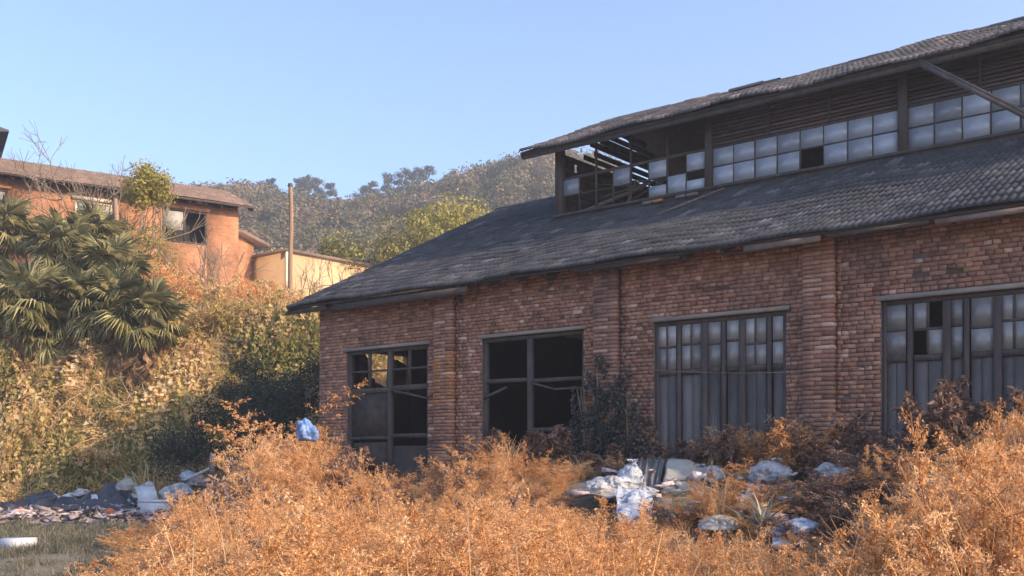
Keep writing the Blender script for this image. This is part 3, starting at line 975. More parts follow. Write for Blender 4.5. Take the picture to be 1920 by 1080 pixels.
# ------------------------------------------------------------------ vegetation builders
def branch_tree(base, h, spread, levels, r, seed, ratio=0.72, kids=(3, 4), up=0.55, k=4):
    """returns (P0,P1,r0,r1) of limbs and tip points"""
    rs = np.random.default_rng(seed)
    seg = []; tips = []
    def grow(p, d, l, rad, lv):
        n = 3
        for i in range(n):
            d = norm(d + rs.normal(0, 0.13, 3) + np.array([0, 0, 0.05]))
            q = p + d * l / n
            seg.append((p, q, rad * (1 - 0.25 * i / n), rad * (1 - 0.25 * (i + 1) / n)))
            p = q
            if lv < levels and i == 1 and rs.random() < 0.6:
                side(p, d, l * ratio * 0.8, rad * 0.5, lv + 1)
        if lv >= levels:
            tips.append((p, d)); return
        for _ in range(int(rs.integers(kids[0], kids[1] + 1))):
            side(p, d, l * ratio * rs.uniform(0.75, 1.1), rad * 0.62, lv + 1)
    def side(p, d, l, rad, lv):
        v = norm(d * up + rs.normal(0, 1, 3) * np.array([spread, spread, spread * 0.7]) + np.array([0, 0, 0.25]))
        grow(p, v, l, rad, lv)
    grow(np.array(base, float), np.array([rs.normal(0, 0.06), rs.normal(0, 0.06), 1.0]), h * 0.36, r, 0)
    return seg, tips


def limbs(seg, k=4):
    s = np.array([np.concatenate([a, b, [c, d]]) for a, b, c, d in seg])
    return prisms(s[:, 0:3], s[:, 3:6], s[:, 6], s[:, 7], k)


def leaf_cloud(tips, per, rad, size, seed, flat=1.0):
    rs = np.random.default_rng(seed)
    T = np.array([t[0] for t in tips])
    O = rs.normal(0, 1, (len(T) * per, 3)); O = norm(O) * (0.55 + 0.65 * rs.random((len(O), 1)) ** 0.7) * rad * np.repeat(rs.uniform(0.6, 1.5, len(T)), per)[:, None]
    P = np.repeat(T, per, 0) + O * np.array([1, 1, flat])
    n = len(P)
    N = norm(O) + rs.normal(0, 0.35, (n, 3)); D = np.cross(N, rs.normal(0, 1, (n, 3))) + np.array([0, 0, -0.2])
    V, Fc = diamonds(P, D, N, size * rs.uniform(0.6, 1.4, n), size * 0.32 * rs.uniform(0.7, 1.3, n))
    tone = np.clip(np.repeat(rs.uniform(0.2, 0.8, len(T)), per) + rs.normal(0, 0.13, n), 0, 1)
    return V, Fc, np.repeat(tone, 4)


def frond_weed(rs, h, nst, spread, leaf=0.028, dens=1.0, droop=0.25, m=18, upright=False):
    """a clump of feathery dry weed: stalks, side twigs and small curled leaflets"""
    g = Geo()
    for s in range(nst):
        ang = rs.uniform(0, 2 * math.pi); lean = rs.uniform(0.02, 0.18) if upright else rs.uniform(0.05, 0.5)
        d = np.array([math.cos(ang) * lean, math.sin(ang) * lean, 1.0]); d /= np.linalg.norm(d)
        p = np.array([rs.normal(0, spread), rs.normal(0, spread), 0.0])
        hh = h * rs.uniform(0.6, 1.05); n = 7
        path = [p]
        for i in range(n):
            d = norm(d + rs.normal(0, 0.07, 3) + np.array([math.cos(ang), math.sin(ang), -0.4]) * droop * 0.14 * i / n * 2)
            p = p + d * hh / n; path.append(p)
        path = np.array(path)
        V, Fc = prisms(path[:-1], path[1:], np.linspace(0.006, 0.003, n), np.linspace(0.0055, 0.002, n), 3)
        g.add(V, Fc, rs.uniform(0.1, 0.4))
        nb = int(24 * dens)
        f = rs.uniform(0.22, 1.0, nb)
        ii = np.minimum((f * n).astype(int), n - 1); fr = f * n - ii
        B0 = path[ii] + (path[ii + 1] - path[ii]) * fr[:, None]
        az = rs.uniform(0, 2 * math.pi, nb)
        bl = hh * (0.20 if upright else 0.30) * (1.12 - f * 0.85) * rs.uniform(0.6, 1.3, nb)
        BD = norm(np.stack([np.cos(az), np.sin(az), rs.uniform(0.7, 1.6, nb) if upright else rs.uniform(0.1, 0.9, nb)], 1))
        B1 = B0 + BD * bl[:, None]; B1[:, 2] -= bl * rs.uniform(0, 0.35, nb)
        V, Fc = prisms(B0, B1, 0.0028, 0.0012, 3); g.add(V, Fc, rs.uniform(0.2, 0.5))
        q = rs.uniform(0.12, 1.05, (nb, m, 1))
        P = (B0[:, None] + (B1 - B0)[:, None] * q).reshape(-1, 3) + rs.normal(0, 0.008, (nb * m, 3))
        D = np.repeat(BD, m, 0) * 0.7 + rs.normal(0, 0.65, (nb * m, 3)); N = rs.normal(0, 1, (nb * m, 3))
        V, Fc = diamonds(P, D, N, leaf * rs.uniform(0.6, 1.7, nb * m), leaf * 0.22 * rs.uniform(0.7, 1.5, nb * m), 0.2)
        g.add(V, Fc, np.repeat(np.clip(rs.normal(0.42, 0.2, nb * m), 0, 1), 4))
    return g


def grass_clump(rs, h, nb, spread, w=0.012, arch=0.6):
    g = Geo(); n = 4
    az = rs.uniform(0, 2 * math.pi, nb)
    P = np.stack([rs.normal(0, spread, nb), rs.normal(0, spread, nb), np.zeros(nb)], 1)
    H = h * rs.uniform(0.45, 1.1, nb); out = np.stack([np.cos(az), np.sin(az), np.zeros(nb)], 1)
    ar = arch * rs.uniform(0.3, 1.3, nb)
    S = norm(np.cross(out, np.array([0, 0, 1.0])) + rs.normal(0, 0.3, (nb, 3)))
    rows = []
    for i in range(n + 1):
        f = i / n
        c = P + out * (H * ar * f ** 1.8)[:, None] + np.array([0, 0, 1.0]) * (H * (f - 0.42 * ar * f ** 2.5))[:, None]
        ww = w * (1 - f * 0.85) * (0.6 + 0.8 * (f > 0))
        rows.append(c - S * ww); rows.append(c + S * ww)
    V = np.stack(rows, 1)
    k = 2 * (n + 1)
    q = np.array([[2 * i, 2 * i + 1, 2 * i + 3, 2 * i + 2] for i in range(n)])
    Fc = (np.arange(nb).reshape(-1, 1, 1) * k + q[None]).reshape(-1, 4)
    g.add(V.reshape(-1, 3), Fc, np.repeat(np.clip(rs.normal(0.4, 0.22, nb), 0, 1), k))
    return g


def leaf_mound(rs, h, rad, n, size):
    g = Geo()
    r = np.sqrt(rs.uniform(0, 1, n)) * rad; az = rs.uniform(0, 2 * math.pi, n)
    z = h * (1 - (r / rad) ** 2) * rs.uniform(0.15, 1.0, n)
    P = np.stack([r * np.cos(az), r * np.sin(az), z], 1)
    D = np.stack([np.cos(az), np.sin(az), rs.uniform(-0.9, 0.3, n)], 1) + rs.normal(0, 0.5, (n, 3))
    N = rs.normal(0, 0.6, (n, 3)) + np.array([0, -0.3, 0.8])
    V, Fc = diamonds(P, D, N, size * rs.uniform(0.6, 1.5, n), size * 0.3 * rs.uniform(0.7, 1.4, n), 0.2)
    g.add(V, Fc, np.repeat(np.clip(rs.normal(0.4, 0.22, n), 0, 1), 4))
    return g


def proto_collection(name, meshes):
    c = bpy.data.collections.new(name)
    for i, me in enumerate(meshes):
        o = bpy.data.objects.new('%s_%02d' % (name, i), me)
        c.objects.link(o)
    return c


def scatter(name, P, rotz, tilt, scl, pick, tint, coll, label, cat, parent=None):
    """one 'stuff' object whose points carry clumps"""
    n = len(P)
    me = bpy.data.meshes.new(name)
    me.vertices.add(n)
    me.vertices.foreach_set('co', np.asarray(P, np.float32).ravel())
    def attr(nm, typ, arr, key='value'):
        a_ = me.attributes.new(nm, typ, 'POINT'); a_.data.foreach_set(key, arr)
    attr('rot', 'FLOAT_VECTOR', np.stack([tilt[0], tilt[1], rotz], 1).astype(np.float32).ravel(), 'vector')
    attr('scl', 'FLOAT_VECTOR', np.asarray(scl, np.float32).ravel(), 'vector')
    attr('pick', 'INT', np.asarray(pick, np.int32))
    attr('tint', 'FLOAT', np.asarray(tint, np.float32))
    ng = bpy.data.node_groups.new(name + '_nodes', 'GeometryNodeTree')
    ng.interface.new_socket('Geometry', in_out='INPUT', socket_type='NodeSocketGeometry')
    ng.interface.new_socket('Geometry', in_out='OUTPUT', socket_type='NodeSocketGeometry')
    N, L = ng.nodes, ng.links
    gi = N.new('NodeGroupInput'); go = N.new('NodeGroupOutput')
    iop = N.new('GeometryNodeInstanceOnPoints')
    ci = N.new('GeometryNodeCollectionInfo'); ci.inputs['Collection'].default_value = coll
    ci.inputs['Separate Children'].default_value = True; ci.inputs['Reset Children'].default_value = True
    def named(nm, typ):
        a_ = N.new('GeometryNodeInputNamedAttribute'); a_.data_type = typ; a_.inputs['Name'].default_value = nm
        return a_.outputs['Attribute']
    L.new(gi.outputs[0], iop.inputs['Points']); L.new(ci.outputs[0], iop.inputs['Instance'])
    iop.inputs['Pick Instance'].default_value = True
    L.new(named('pick', 'INT'), iop.inputs['Instance Index'])
    e2r = N.new('FunctionNodeEulerToRotation')
    L.new(named('rot', 'FLOAT_VECTOR'), e2r.inputs[0]); L.new(e2r.outputs[0], iop.inputs['Rotation'])
    L.new(named('scl', 'FLOAT_VECTOR'), iop.inputs['Scale'])
    L.new(iop.outputs[0], go.inputs[0])
    o = link(name, me, parent, kind='stuff')
    md = o.modifiers.new('clumps', 'NODES'); md.node_group = ng
    if label:
        o['label'] = label; o['category'] = cat
    return o


# ------------------------------------------------------------------ foreground weeds
def interp(tab, x):
    return np.interp(x, [a[0] for a in tab], [a[1] for a in tab])


BACK = [(-400, 1250), (150, 1130), (240, 1030), (330, 985), (420, 930), (470, 860), (530, 795), (548, 835), (610, 850), (640, 870), (700, 920), (760, 945), (830, 890), (880, 835), (930, 850), (1000, 905),
        (1080, 935), (1180, 985), (1300, 960), (1325, 810), (1400, 785), (1470, 800), (1520, 850), (1620, 850), (1700, 850), (1760, 815), (1850, 785), (1920, 755), (2300, 720)]
FRONT = [(-400, 1300), (200, 1120), (270, 1040), (400, 965), (520, 930), (700, 955), (760, 990), (850, 935), (930, 930), (1010, 960), (1100, 1005), (1250, 1020), (1400, 1030), (1560, 1050), (1625, 990), (1700, 945),
         (1780, 900), (1850, 850), (1920, 815), (2300, 760)]
protos = []
for k in range(7):
    rs = np.random.default_rng(100 + k)
    protos.append(frond_weed(rs, 1.0, 6, 0.09, 0.016, 1.35, 0.3 + 0.15 * (k % 3), 24).mesh('weed_clump', M['weed']))
for k in range(2):
    rs = np.random.default_rng(150 + k)
    protos.append(grass_clump(rs, 1.0, 110, 0.10, 0.007, 0.6).mesh('weed_clump', M['weed']))
for k in range(3):
    rs = np.random.default_rng(170 + k)
    protos.append(frond_weed(rs, 1.0, 5, 0.10, 0.045, 0.8, 0.6).mesh('weed_clump', M['weed_brown']))
for k in range(4):
    rs = np.random.default_rng(190 + k)
    protos.append(frond_weed(rs, 1.0, 6, 0.10, 0.012, 1.4, 0.3 + 0.15 * (k % 3), 30).mesh('weed_clump', M['weed']))
for k in range(4):
    rs = np.random.default_rng(195 + k)
    protos.append(frond_weed(rs, 1.0, 3, 0.08, 0.014, 1.6, 0.1, 24, True).mesh('weed_clump', M['weed']))
for k in range(2):
    rs = np.random.default_rng(205 + k)
    protos.append(frond_weed(rs, 1.0, 6, 0.10, 0.013, 1.1, 0.5, 24).mesh('weed_clump', M['weed_brown']))
for k in range(2):
    rs = np.random.default_rng(215 + k)
    protos.append(grass_clump(rs, 1.0, 120, 0.08, 0.005, 0.8).mesh('weed_clump', M['straw']))
weeds = proto_collection('weed_protos', protos)

P, RZ, SC, PK, TN = [], [], [], [], []
tries = 0
PILE = [(1090, 1370, 13.6, 16.2), (1380, 1620, 12.0, 15.2)]
while len(P) < 5200 and tries < 60000:
    tries += 1
    y = 4.2 + 15.5 * rng.random() ** 0.8
    px = rng.uniform(150, 2150)
    x = (px - 960) / F * y
    bb_ = (x - CX) * BK[0] + (y - CY) * BK[1]
    if bb_ > -0.45:
        continue
    yw = wall_depth(px) if px > 590 else 21.0
    if px < 590 and y > 20:
        continue
    if rng.random() > 0.25 + 0.75 * (y / 12.0) ** 1.2:
        continue
    gz = float(height(x, y))
    k = float(sst(0.62, 0.86, y / yw))
    inpile = any(a - 25 < px < b_ + 25 and c < y < d for a, b_, c, d in PILE)
    top = float(interp(FRONT, px)) * (1 - k) + float(interp(BACK, px)) * k
    top += 30 * float(ripple(x * 2.1, y * 1.7)) + (rng.uniform(-55, 0) if rng.random() < 0.10 else abs(rng.normal(0, 45)))
    z = EYE + (HZ - top) / F * y
    hgt = z - gz
    if inpile:
        if px < 1375 and (rng.random() > 0.35 or y > 14.3):
            continue
        if px >= 1375 and rng.random() > 0.75:
            continue
        hgt = rng.uniform(0.12, 0.28) if px < 1375 else rng.uniform(0.18, 0.42)
    if hgt < 0.22:
        if px > 300 and rng.random() < 0.5:
            hgt = rng.uniform(0.25, 0.45)
        else:
            continue
    if float(ripple(x * 1.2 + 3, y * 1.4 + 1)) > 0.35 and y < 15 and rng.random() < 0.7:
        continue
    hgt = min(hgt, 2.3)
    kind = rng.random()
    if kind < 0.13 and not inpile:
        hgt *= 1.18
    P.append((x, y, gz - 0.03)); RZ.append(rng.uniform(0, 6.28))
    wdt = 0.55 + 0.45 * hgt
    s = wdt * rng.uniform(0.8, 1.15)
    SC.append((s, s, hgt * rng.uniform(0.92, 1.06)))
    near_wall = bb_ > -2.0  # brown picks by the wall paint its shade strip into the weeds
    brown = y > 9.5 and ((near_wall and rng.random() < 0.65) or (1450 < px < 1700 and y > 8 and rng.random() < 0.55) or rng.random() < 0.06)
    PK.append(int(rng.integers(9, 12)) if brown else (int(rng.integers(7, 9)) if rng.random() < 0.12 else int(rng.integers(12, 16) if y < 9.5 else rng.integers(0, 7))))
    if not brown:
        if kind < 0.13:
            PK[-1] = int(rng.integers(16, 20))
        elif kind < 0.21:
            PK[-1] = int(rng.integers(20, 22))
        elif kind < 0.30:
            PK[-1] = int(rng.integers(22, 24))
    TN.append(rng.random())
n = len(P)
scatter('dry_weeds', P, np.array(RZ), (rng.normal(0, 0.10, n), rng.normal(0, 0.10, n)), SC, PK, TN, weeds,
        'feathery orange dry weeds filling the foreground', 'weeds')

# ------------------------------------------------------------------ bank vegetation
protos = []
for k in range(4):
    protos.append(grass_clump(np.random.default_rng(200 + k), 1.0, 100, 0.22, 0.013, 1.3).mesh('bank_clump', M['bank']))
for k in range(3):
    protos.append(leaf_mound(np.random.default_rng(210 + k), 0.6, 0.7, 900, 0.095).mesh('bank_clump', M['bank']))
for k in range(2):
    protos.append(leaf_mound(np.random.default_rng(220 + k), 0.65, 0.65, 900, 0.085).mesh('bank_clump', M['bank_green']))
for k in range(2):
    protos.append(frond_weed(np.random.default_rng(230 + k), 1.1, 7, 0.15, 0.06, 0.7, 0.6).mesh('bank_clump', M['bank']))
bankc = proto_collection('bank_protos', protos)
n = 7000
x = rng.uniform(-27, 3, n); y = rng.uniform(31.2, 45.5, n)
yf = 32.5 + 0.10 * (x + 12)
keep = (y > yf - 0.9 + 0.6 * ripple(x, y * 2)) & ~(((x - CX) * U[0] + (y - CY) * U[1] > -0.6) & ((x - CX) * BK[0] + (y - CY) * BK[1] < 14.8))
x, y = x[keep], y[keep]; n = len(x)
z = height(x, y) - 0.05
s = rng.uniform(0.6, 1.25, n) * (1 + 0.35 * sst(36.5, 39.5, y))
patch = 0.5 + 0.5 * ripple(x * 0.7 + 2, y * 0.8)
pk = np.where(rng.random(n) < 0.20 + 0.28 * patch, rng.integers(7, 9, n), np.where(rng.random(n) < 0.45, rng.integers(0, 4, n), np.where(rng.random(n) < 0.75, rng.integers(4, 7, n), rng.integers(9, 11, n))))
tl = np.where(y < 32.5 + 0.10 * (x + 12) + 2.6, 0.95, 0.15) + rng.normal(0, 0.18, n)
eu = np.array([tuple((Matrix.Rotation(float(q), 3, 'X') @ Matrix.Rotation(float(w_), 3, 'Z')).to_euler('XYZ')) for q, w_ in zip(tl, rng.uniform(0, 6.28, n))])
scatter('bank_growth', np.stack([x, y, z], 1), eu[:, 2], (eu[:, 0], eu[:, 1]),
        np.stack([s, s, s * rng.uniform(0.8, 1.3, n)], 1), pk, rng.random(n), bankc, 'tangled dry grass and creepers covering the bank', 'undergrowth')

# creepers hanging down the bank like a curtain
def curtain(rs, ns, drop, wid, leaf):
    g = Geo()
    for k in range(ns):
        x0 = rs.normal(0, wid); p = np.array([x0, rs.normal(0, 0.10), rs.uniform(-0.2, 0.35)])
        L_ = drop * rs.uniform(0.5, 1.15); m = 6; pts = [p]
        for i in range(m):
            p = p + np.array([rs.normal(0, 0.03), -0.05 * (m - i) / m + rs.normal(0, 0.015), -L_ / m]); pts.append(p)
        pts = np.array(pts)
        V, Fc = prisms(pts[:-1], pts[1:], 0.005, 0.004, 3); g.add(V, Fc, 0.1)
        nl = 15
        f = rs.uniform(0, m - 0.01, nl); ii = f.astype(int)
        P = pts[ii] + (pts[ii + 1] - pts[ii]) * (f - ii)[:, None]
        D = np.stack([rs.normal(0, 0.8, nl), rs.normal(-0.4, 0.4, nl), rs.normal(-0.9, 0.4, nl)], 1)
        N = np.stack([rs.normal(0, 0.5, nl), np.full(nl, -0.8), rs.uniform(0, 0.9, nl)], 1)
        V, Fc = diamonds(P, D, N, leaf * rs.uniform(0.6, 1.6, nl), leaf * 0.3 * rs.uniform(0.7, 1.4, nl))
        g.add(V, Fc, np.repeat(np.clip(rs.normal(0.4, 0.2) + rs.normal(0, 0.12, nl), 0, 1), 4))
    return g


protos = [curtain(np.random.default_rng(260 + k), 30, 1.35, 0.30, 0.085 + 0.025 * k).mesh('creeper', M['bank']) for k in range(4)]
protos += [curtain(np.random.default_rng(270 + k), 34, 1.0, 0.34, 0.075).mesh('creeper', M['bank_green']) for k in range(2)]
cc = proto_collection('creeper_protos', protos)
n = 2600
x = rng.uniform(-24, -1, n); sl = rng.uniform(0.05, 1.12, n)
y = 32.5 + 0.10 * (x + 12) + 2.7 * sl
keep = ~(((x - CX) * U[0] + (y - CY) * U[1] > -0.6) & ((x - CX) * BK[0] + (y - CY) * BK[1] < 14.8))
x, y = x[keep], y[keep]; n = len(x)
z = height(x, y) + 0.25
bulge = ripple(x * 1.5 + 0.7 * np.sin(z * 1.1), z * 1.1 + 0.8)
keep = (bulge > -0.62) | (rng.random(n) < 0.35)
x, y, z, bulge = x[keep], y[keep], z[keep], bulge[keep]; n = len(x)
y = y - 0.22 - 0.42 * np.clip(bulge, -0.4, 1)
s = rng.uniform(0.55, 1.3, n) * (1 + 0.25 * bulge)
green = ripple(x * 0.55 + 1, z * 0.9) + rng.normal(0, 0.5, n) > 0.45
scatter('hanging_creepers', np.stack([x, y, z], 1), rng.normal(0, 0.35, n), (rng.normal(0, .06, n), rng.normal(0, .10, n)), np.stack([s, s, s], 1),
        np.where(green, rng.integers(4, 6, n), rng.integers(0, 4, n)), np.clip(0.45 + 0.5 * ripple(x * 0.9, z * 1.3 + 2) + rng.normal(0, 0.3, n), 0, 1), cc, 'golden dry creepers hanging down the steep bank', 'creepers')
# twiggy brush on the terrace before the orange house
protos = [frond_weed(np.random.default_rng(280 + k), 1.0, 9, 0.10, 0.04, 0.9, 0.4, 12).mesh('brush', M['bank'] if k % 2 else M['weed']) for k in range(4)]
bc = proto_collection('brush_protos', protos)
n = 420
px = rng.uniform(285, 600, n); y = rng.uniform(37.5, 44.5, n); x = (px - 960) / F * y
topy = np.interp(px, [285, 330, 400, 450, 480, 520, 600], [470, 490, 530, 520, 500, 520, 575]) + np.abs(rng.normal(0, 50, n))
z = height(x, y); hh = np.clip(EYE + (HZ - topy) / F * y - z, 0.4, 3.6)
scatter('dry_brush', np.stack([x, y, z - 0.05], 1), rng.uniform(0, 6.28, n), (rng.normal(0, .08, n), rng.normal(0, .08, n)), np.stack([hh * 0.55 + 0.3, hh * 0.55 + 0.3, hh], 1),
        rng.integers(0, 4, n), rng.random(n) * 0.6, bc, 'orange-brown twiggy brush before the orange house wall', 'brush')

# short grass on the trodden ground at the left and weeds around the workshop's far corner
protos = [grass_clump(np.random.default_rng(240 + k), 0.22, 60, 0.12, 0.006, 0.8).mesh('grass_tuft', M['grass']) for k in range(3)]
gc = proto_collection('grass_protos', protos)
n = 3200
y = rng.uniform(11.5, 33, n); x = -0.5 * y + rng.uniform(-1.5, 0.36, n) * y * 0.5
x = rng.uniform(-0.62, -0.20, n) * y
keep = ripple(x * 0.8, y * 0.9) + rng.normal(0, 0.5, n) > -0.25
x, y = x[keep], y[keep]; n = len(x)
s = rng.uniform(0.5, 1.2, n)
scatter('short_grass', np.stack([x, y, height(x, y) - 0.01], 1), rng.uniform(0, 6.28, n), (rng.normal(0, .1, n), rng.normal(0, .1, n)), np.stack([s, s, s], 1),
        rng.integers(0, 3, n), rng.random(n), gc, 'short grey-green grass on the trodden ground', 'grass')

# ------------------------------------------------------------------ far wood on the hill
protos = []
for k in range(5):
    seg, tips = branch_tree((0, 0, 0), 7.0, 0.75, 3, 0.12, 300 + k)
    g = Geo(); V, Fc = limbs(seg, 3); g.add(V, Fc, 0.25)
    V, Fc, a = leaf_cloud(tips[::2], 60 if k < 3 else 24, 0.95, 0.42, 310 + k); g.add(V, Fc, a * 0.35)
    protos.append(g.mesh('hill_tree', M['hill_leaf']))
hillc = proto_collection('hill_protos', protos)
n = 1900
y = 64 + 150 * rng.random(n) ** 0.8; x = rng.uniform(-0.36, 0.10, n) * y
z = height(x, y) - 0.3
s = rng.uniform(0.55, 1.15, n) * np.interp(y, [64, 110, 210], [0.65, 0.95, 1.2])
scatter('hill_wood', np.stack([x, y, z], 1), rng.uniform(0, 6.28, n), (rng.normal(0, .05, n), rng.normal(0, .05, n)), np.stack([s * 1.1, s * 1.1, s], 1),
        rng.integers(0, 5, n), rng.random(n), hillc, 'mixed bare and olive wood covering the far hill', 'wood')


def tree(name, base, h, label, cat='tree', leafm=None, per=10, rad=0.35, size=0.12, seed=1, spread=0.7, levels=3, r=0.1, group=None, up=0.55, kids=(3, 4), bark=None, crown=None):
    e = thing(name, tuple(base), label, cat, group)
    seg, tips = branch_tree(base, h, spread, levels, r, seed, up=up, kids=kids)
    zmax = max(max(s[1][2] for s in seg), base[2] + 0.1)
    f = h / (zmax - base[2])
    b0 = np.array(base, float)
    seg = [(b0 + (a - b0) * f, b0 + (b - b0) * f, c, d) for a, b, c, d in seg]
    tips = [(b0 + (p - b0) * f, d) for p, d in tips]
    V, Fc = limbs(seg, 4)
    Geo().add(V, Fc).obj('trunk', bark or M['bark'], e)
    if crown:
        rs = np.random.default_rng(seed + 9)
        d = norm(rs.normal(0, 1, (70, 3))) * (rs.random((70, 1)) ** 0.45) * np.array([crown[1], crown[1], crown[2]])
        tips = [(np.array(crown[0]) + q, None) for q in d]
    if leafm:
        V, Fc, a = leaf_cloud(tips, per, rad, size, seed + 5)
        Geo().add(V, Fc, a).obj('crown', leafm, e)
    return e


def pine(base, h, label, seed):
    e = thing('pine_tree', tuple(base), label, 'tree', 'pines on the hill skyline')
    rs = np.random.default_rng(seed)
    b0 = np.array(base, float)
    top = b0 + np.array([rs.normal(0, 0.3), rs.normal(0, 0.3), h])
    P0, P1, r0 = [], [], []
    V, Fc = prisms([b0], [top], 0.18, 0.05, 5)
    g = Geo().add(V, Fc)
    tips = []
    for k in range(26):
        f = rs.uniform(0.45, 1.0)
        p = b0 + (top - b0) * f
        az = rs.uniform(0, 6.28); l = (1.25 - f) * h * 0.42 * rs.uniform(0.6, 1.2)
        q = p + np.array([math.cos(az) * l, math.sin(az) * l, l * rs.uniform(0.0, 0.45)])
        V, Fc = prisms([p], [q], 0.06, 0.02, 3); g.add(V, Fc)
        tips += [(p + (q - p) * u_, None) for u_ in (0.45, 0.7, 0.9, 1.05)]
    g.obj('trunk', M['bark'], e)
    V, Fc, a = leaf_cloud(tips, 40, 0.55, 0.34, seed + 3, 0.7)
    Geo().add(V, Fc, a).obj('crown', M['pine'], e)


PINES = [(425, 330, 'lone round pine on the skyline just right of the orange house roof'), (470, 338, 'small pine on the skyline between the house roof and the utility pole'),
         (507, 318, 'broad dark pine on the skyline just left of the utility pole'), (572, 312, 'dark spreading pine on the skyline just right of the utility pole'),
         (608, 316, 'second pine right of the utility pole on the skyline'), (690, 325, 'slim pine on the low part of the skyline midway along the hill'),
         (735, 312, 'pine on the middle of the skyline above the yellow tree'), (772, 302, 'left one of the tallest pair of pines on the skyline'),
         (796, 300, 'right one of the tallest pair of pines on the skyline'), (850, 306, 'pine on the skyline straight above the yellow-green tree'),
         (900, 300, 'round-topped pine on the skyline right of the yellow-green tree'), (962, 298, 'last pine on the skyline before the monitor roof')]
for i, (px, py, lb) in enumerate(PINES):
    Y = 196 + (i * 7) % 13
    tp = at(px, py + 20, Y)
    gz = float(height(tp.x, tp.y))
    hh = max(tp.z - gz, 4.0)
    pine((tp.x, tp.y, gz - 0.2), hh + 0.2, lb, 400 + i)

# ------------------------------------------------------------------ orange house on the terrace
HC = np.array([(447 - 960) / F * 47.6, 47.6])
HA = np.array([-0.835, -0.55]); HB = np.array([-0.55, 0.835])


def HP(a, b, z):
    p = HC + HA * a + HB * b
    return np.array([p[0], p[1], z])


def hbox(a0, a1, b0, b1, z0, z1, val=0.5, g=None, j=0.0):
    P = np.array([HP(a1, b0, z0), HP(a0, b0, z0), HP(a0, b1, z0), HP(a1, b1, z0), HP(a1, b0, z1), HP(a0, b0, z1), HP(a0, b1, z1), HP(a1, b1, z1)])
    if j:
        P += rng.normal(0, j, P.shape)
    return (g or Geo()).box8(P, val)


HZE = EYE + (HZ - 392) / F * 47.6
HZ0 = 5.2
house = thing('orange_house', tuple(HP(0, 0, HZ0)), 'orange rendered brick house with brown tiled roof above the overgrown bank', 'house')
HLEN, HDEP = 17.0, 7.0
def ha(px):     # position along the house front at photo column px
    r_ = (px - 960) / F
    return (r_ * HC[1] - HC[0]) / (HA[0] - r_ * HA[1])
wins = [(ha(388), ha(304), 11.2, 12.72), (ha(211), ha(140), 10.6, 12.55), (ha(15), ha(-60), 10.8, 12.6)]
g = Geo()
cur = 0.0
for w0, w1, z0, z1 in wins:
    hbox(cur, w0, 0, 0.25, HZ0, HZE, g=g)
    hbox(w0, w1, 0, 0.25, HZ0, z0, g=g); hbox(w0, w1, 0, 0.25, z1, HZE, g=g)
    cur = w1
hbox(cur, HLEN, 0, 0.25, HZ0, HZE, g=g)
hbox(0, 0.25, 0.25, HDEP, HZ0, HZE, g=g); hbox(HLEN - 0.25, HLEN, 0.25, HDEP, HZ0, HZE, g=g); hbox(0.25, HLEN - 0.25, HDEP - 0.25, HDEP, HZ0, HZE, g=g)
g.obj('wall', M['house_wall'], house)
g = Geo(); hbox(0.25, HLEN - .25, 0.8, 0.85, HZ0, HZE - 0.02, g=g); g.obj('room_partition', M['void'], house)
for i, (w0, w1, z0, z1) in enumerate(wins):
    g = Geo()
    hbox(w0, w1, 0.02, 0.12, z0, z0 + 0.09, g=g); hbox(w0, w1, 0.02, 0.12, z1 - 0.09, z1, g=g)
    hbox(w0, w0 + 0.09, 0.02, 0.12, z0 + 0.09, z1 - 0.09, g=g); hbox(w1 - 0.09, w1, 0.02, 0.12, z0 + 0.09, z1 - 0.09, g=g)
    hbox((w0 + w1) / 2 - 0.04, (w0 + w1) / 2 + 0.04, 0.03, 0.11, z0 + 0.09, z1 - 0.09, g=g)
    wf = g.obj('window', M['wood_dark'] if i != 1 else M['cream'], house)
    wm = (w0 + w1) / 2
    for k, (c0, c1) in enumerate(((w0 + 0.09, wm - 0.04), (wm + 0.04, w1 - 0.09))):
        if i == 0 and k == 0:
            continue
        g = Geo(); hbox(c0, c1, 0.06, 0.07, z0 + (0.6 if i == 0 else 0.09), z1 - 0.09, g=g)
        g.obj('pane', M['mattress'] if (i == 1 or (i == 0 and k == 1)) else M['glass_door'], wf)
    g = Geo(); hbox(w0 - 0.12, w1 + 0.12, -0.08, -0.003, z1 + 0.02, z1 + 0.16, g=g); g.obj('lintel', M['cream'] if i == 1 else M['house_wall'], house)
# roof
HT = math.tan(R(21))
def hz(b):
    return HZE + 0.05 + (b + 0.65) * HT if b <= 3.5 else HZE + 0.05 + (7.65 - b) * HT
g = Geo()
for b0, b1 in ((-0.65, 3.5), (3.5, 7.65)):
    P = [HP(HLEN, b0, hz(b0) - 0.1), HP(-0.6, b0, hz(b0) - 0.1), HP(-0.6, b1, hz(b1) - 0.1), HP(HLEN, b1, hz(b1) - 0.1), HP(HLEN, b0, hz(b0)), HP(-0.6, b0, hz(b0)), HP(-0.6, b1, hz(b1)), HP(HLEN, b1, hz(b1))]
    g.box8(P)
for a0 in (0.02, HLEN - 0.3):
    P = [HP(a0, 0.05, HZE), HP(a0, 6.95, HZE), HP(a0, 3.5, hz(3.5) - 0.12), HP(a0 + 0.2, 0.05, HZE), HP(a0 + 0.2, 6.95, HZE), HP(a0 + 0.2, 3.5, hz(3.5) - 0.12)]
    g.add(P, [[0, 1, 2], [5, 4, 3]])
hroof = g.obj('roof', M['wood_dark'], house)
Xh = -np.array([HA[0], HA[1], 0]); Yh = np.array([HB[0] * math.cos(R(21)), HB[1] * math.cos(R(21)), math.sin(R(21))]); Zh = np.cross(Xh, Yh)
Vt, Ft = tile_shape(0.235, 0.39)
Vt = Vt * np.array([1, 1, 1.3])
g = Geo()
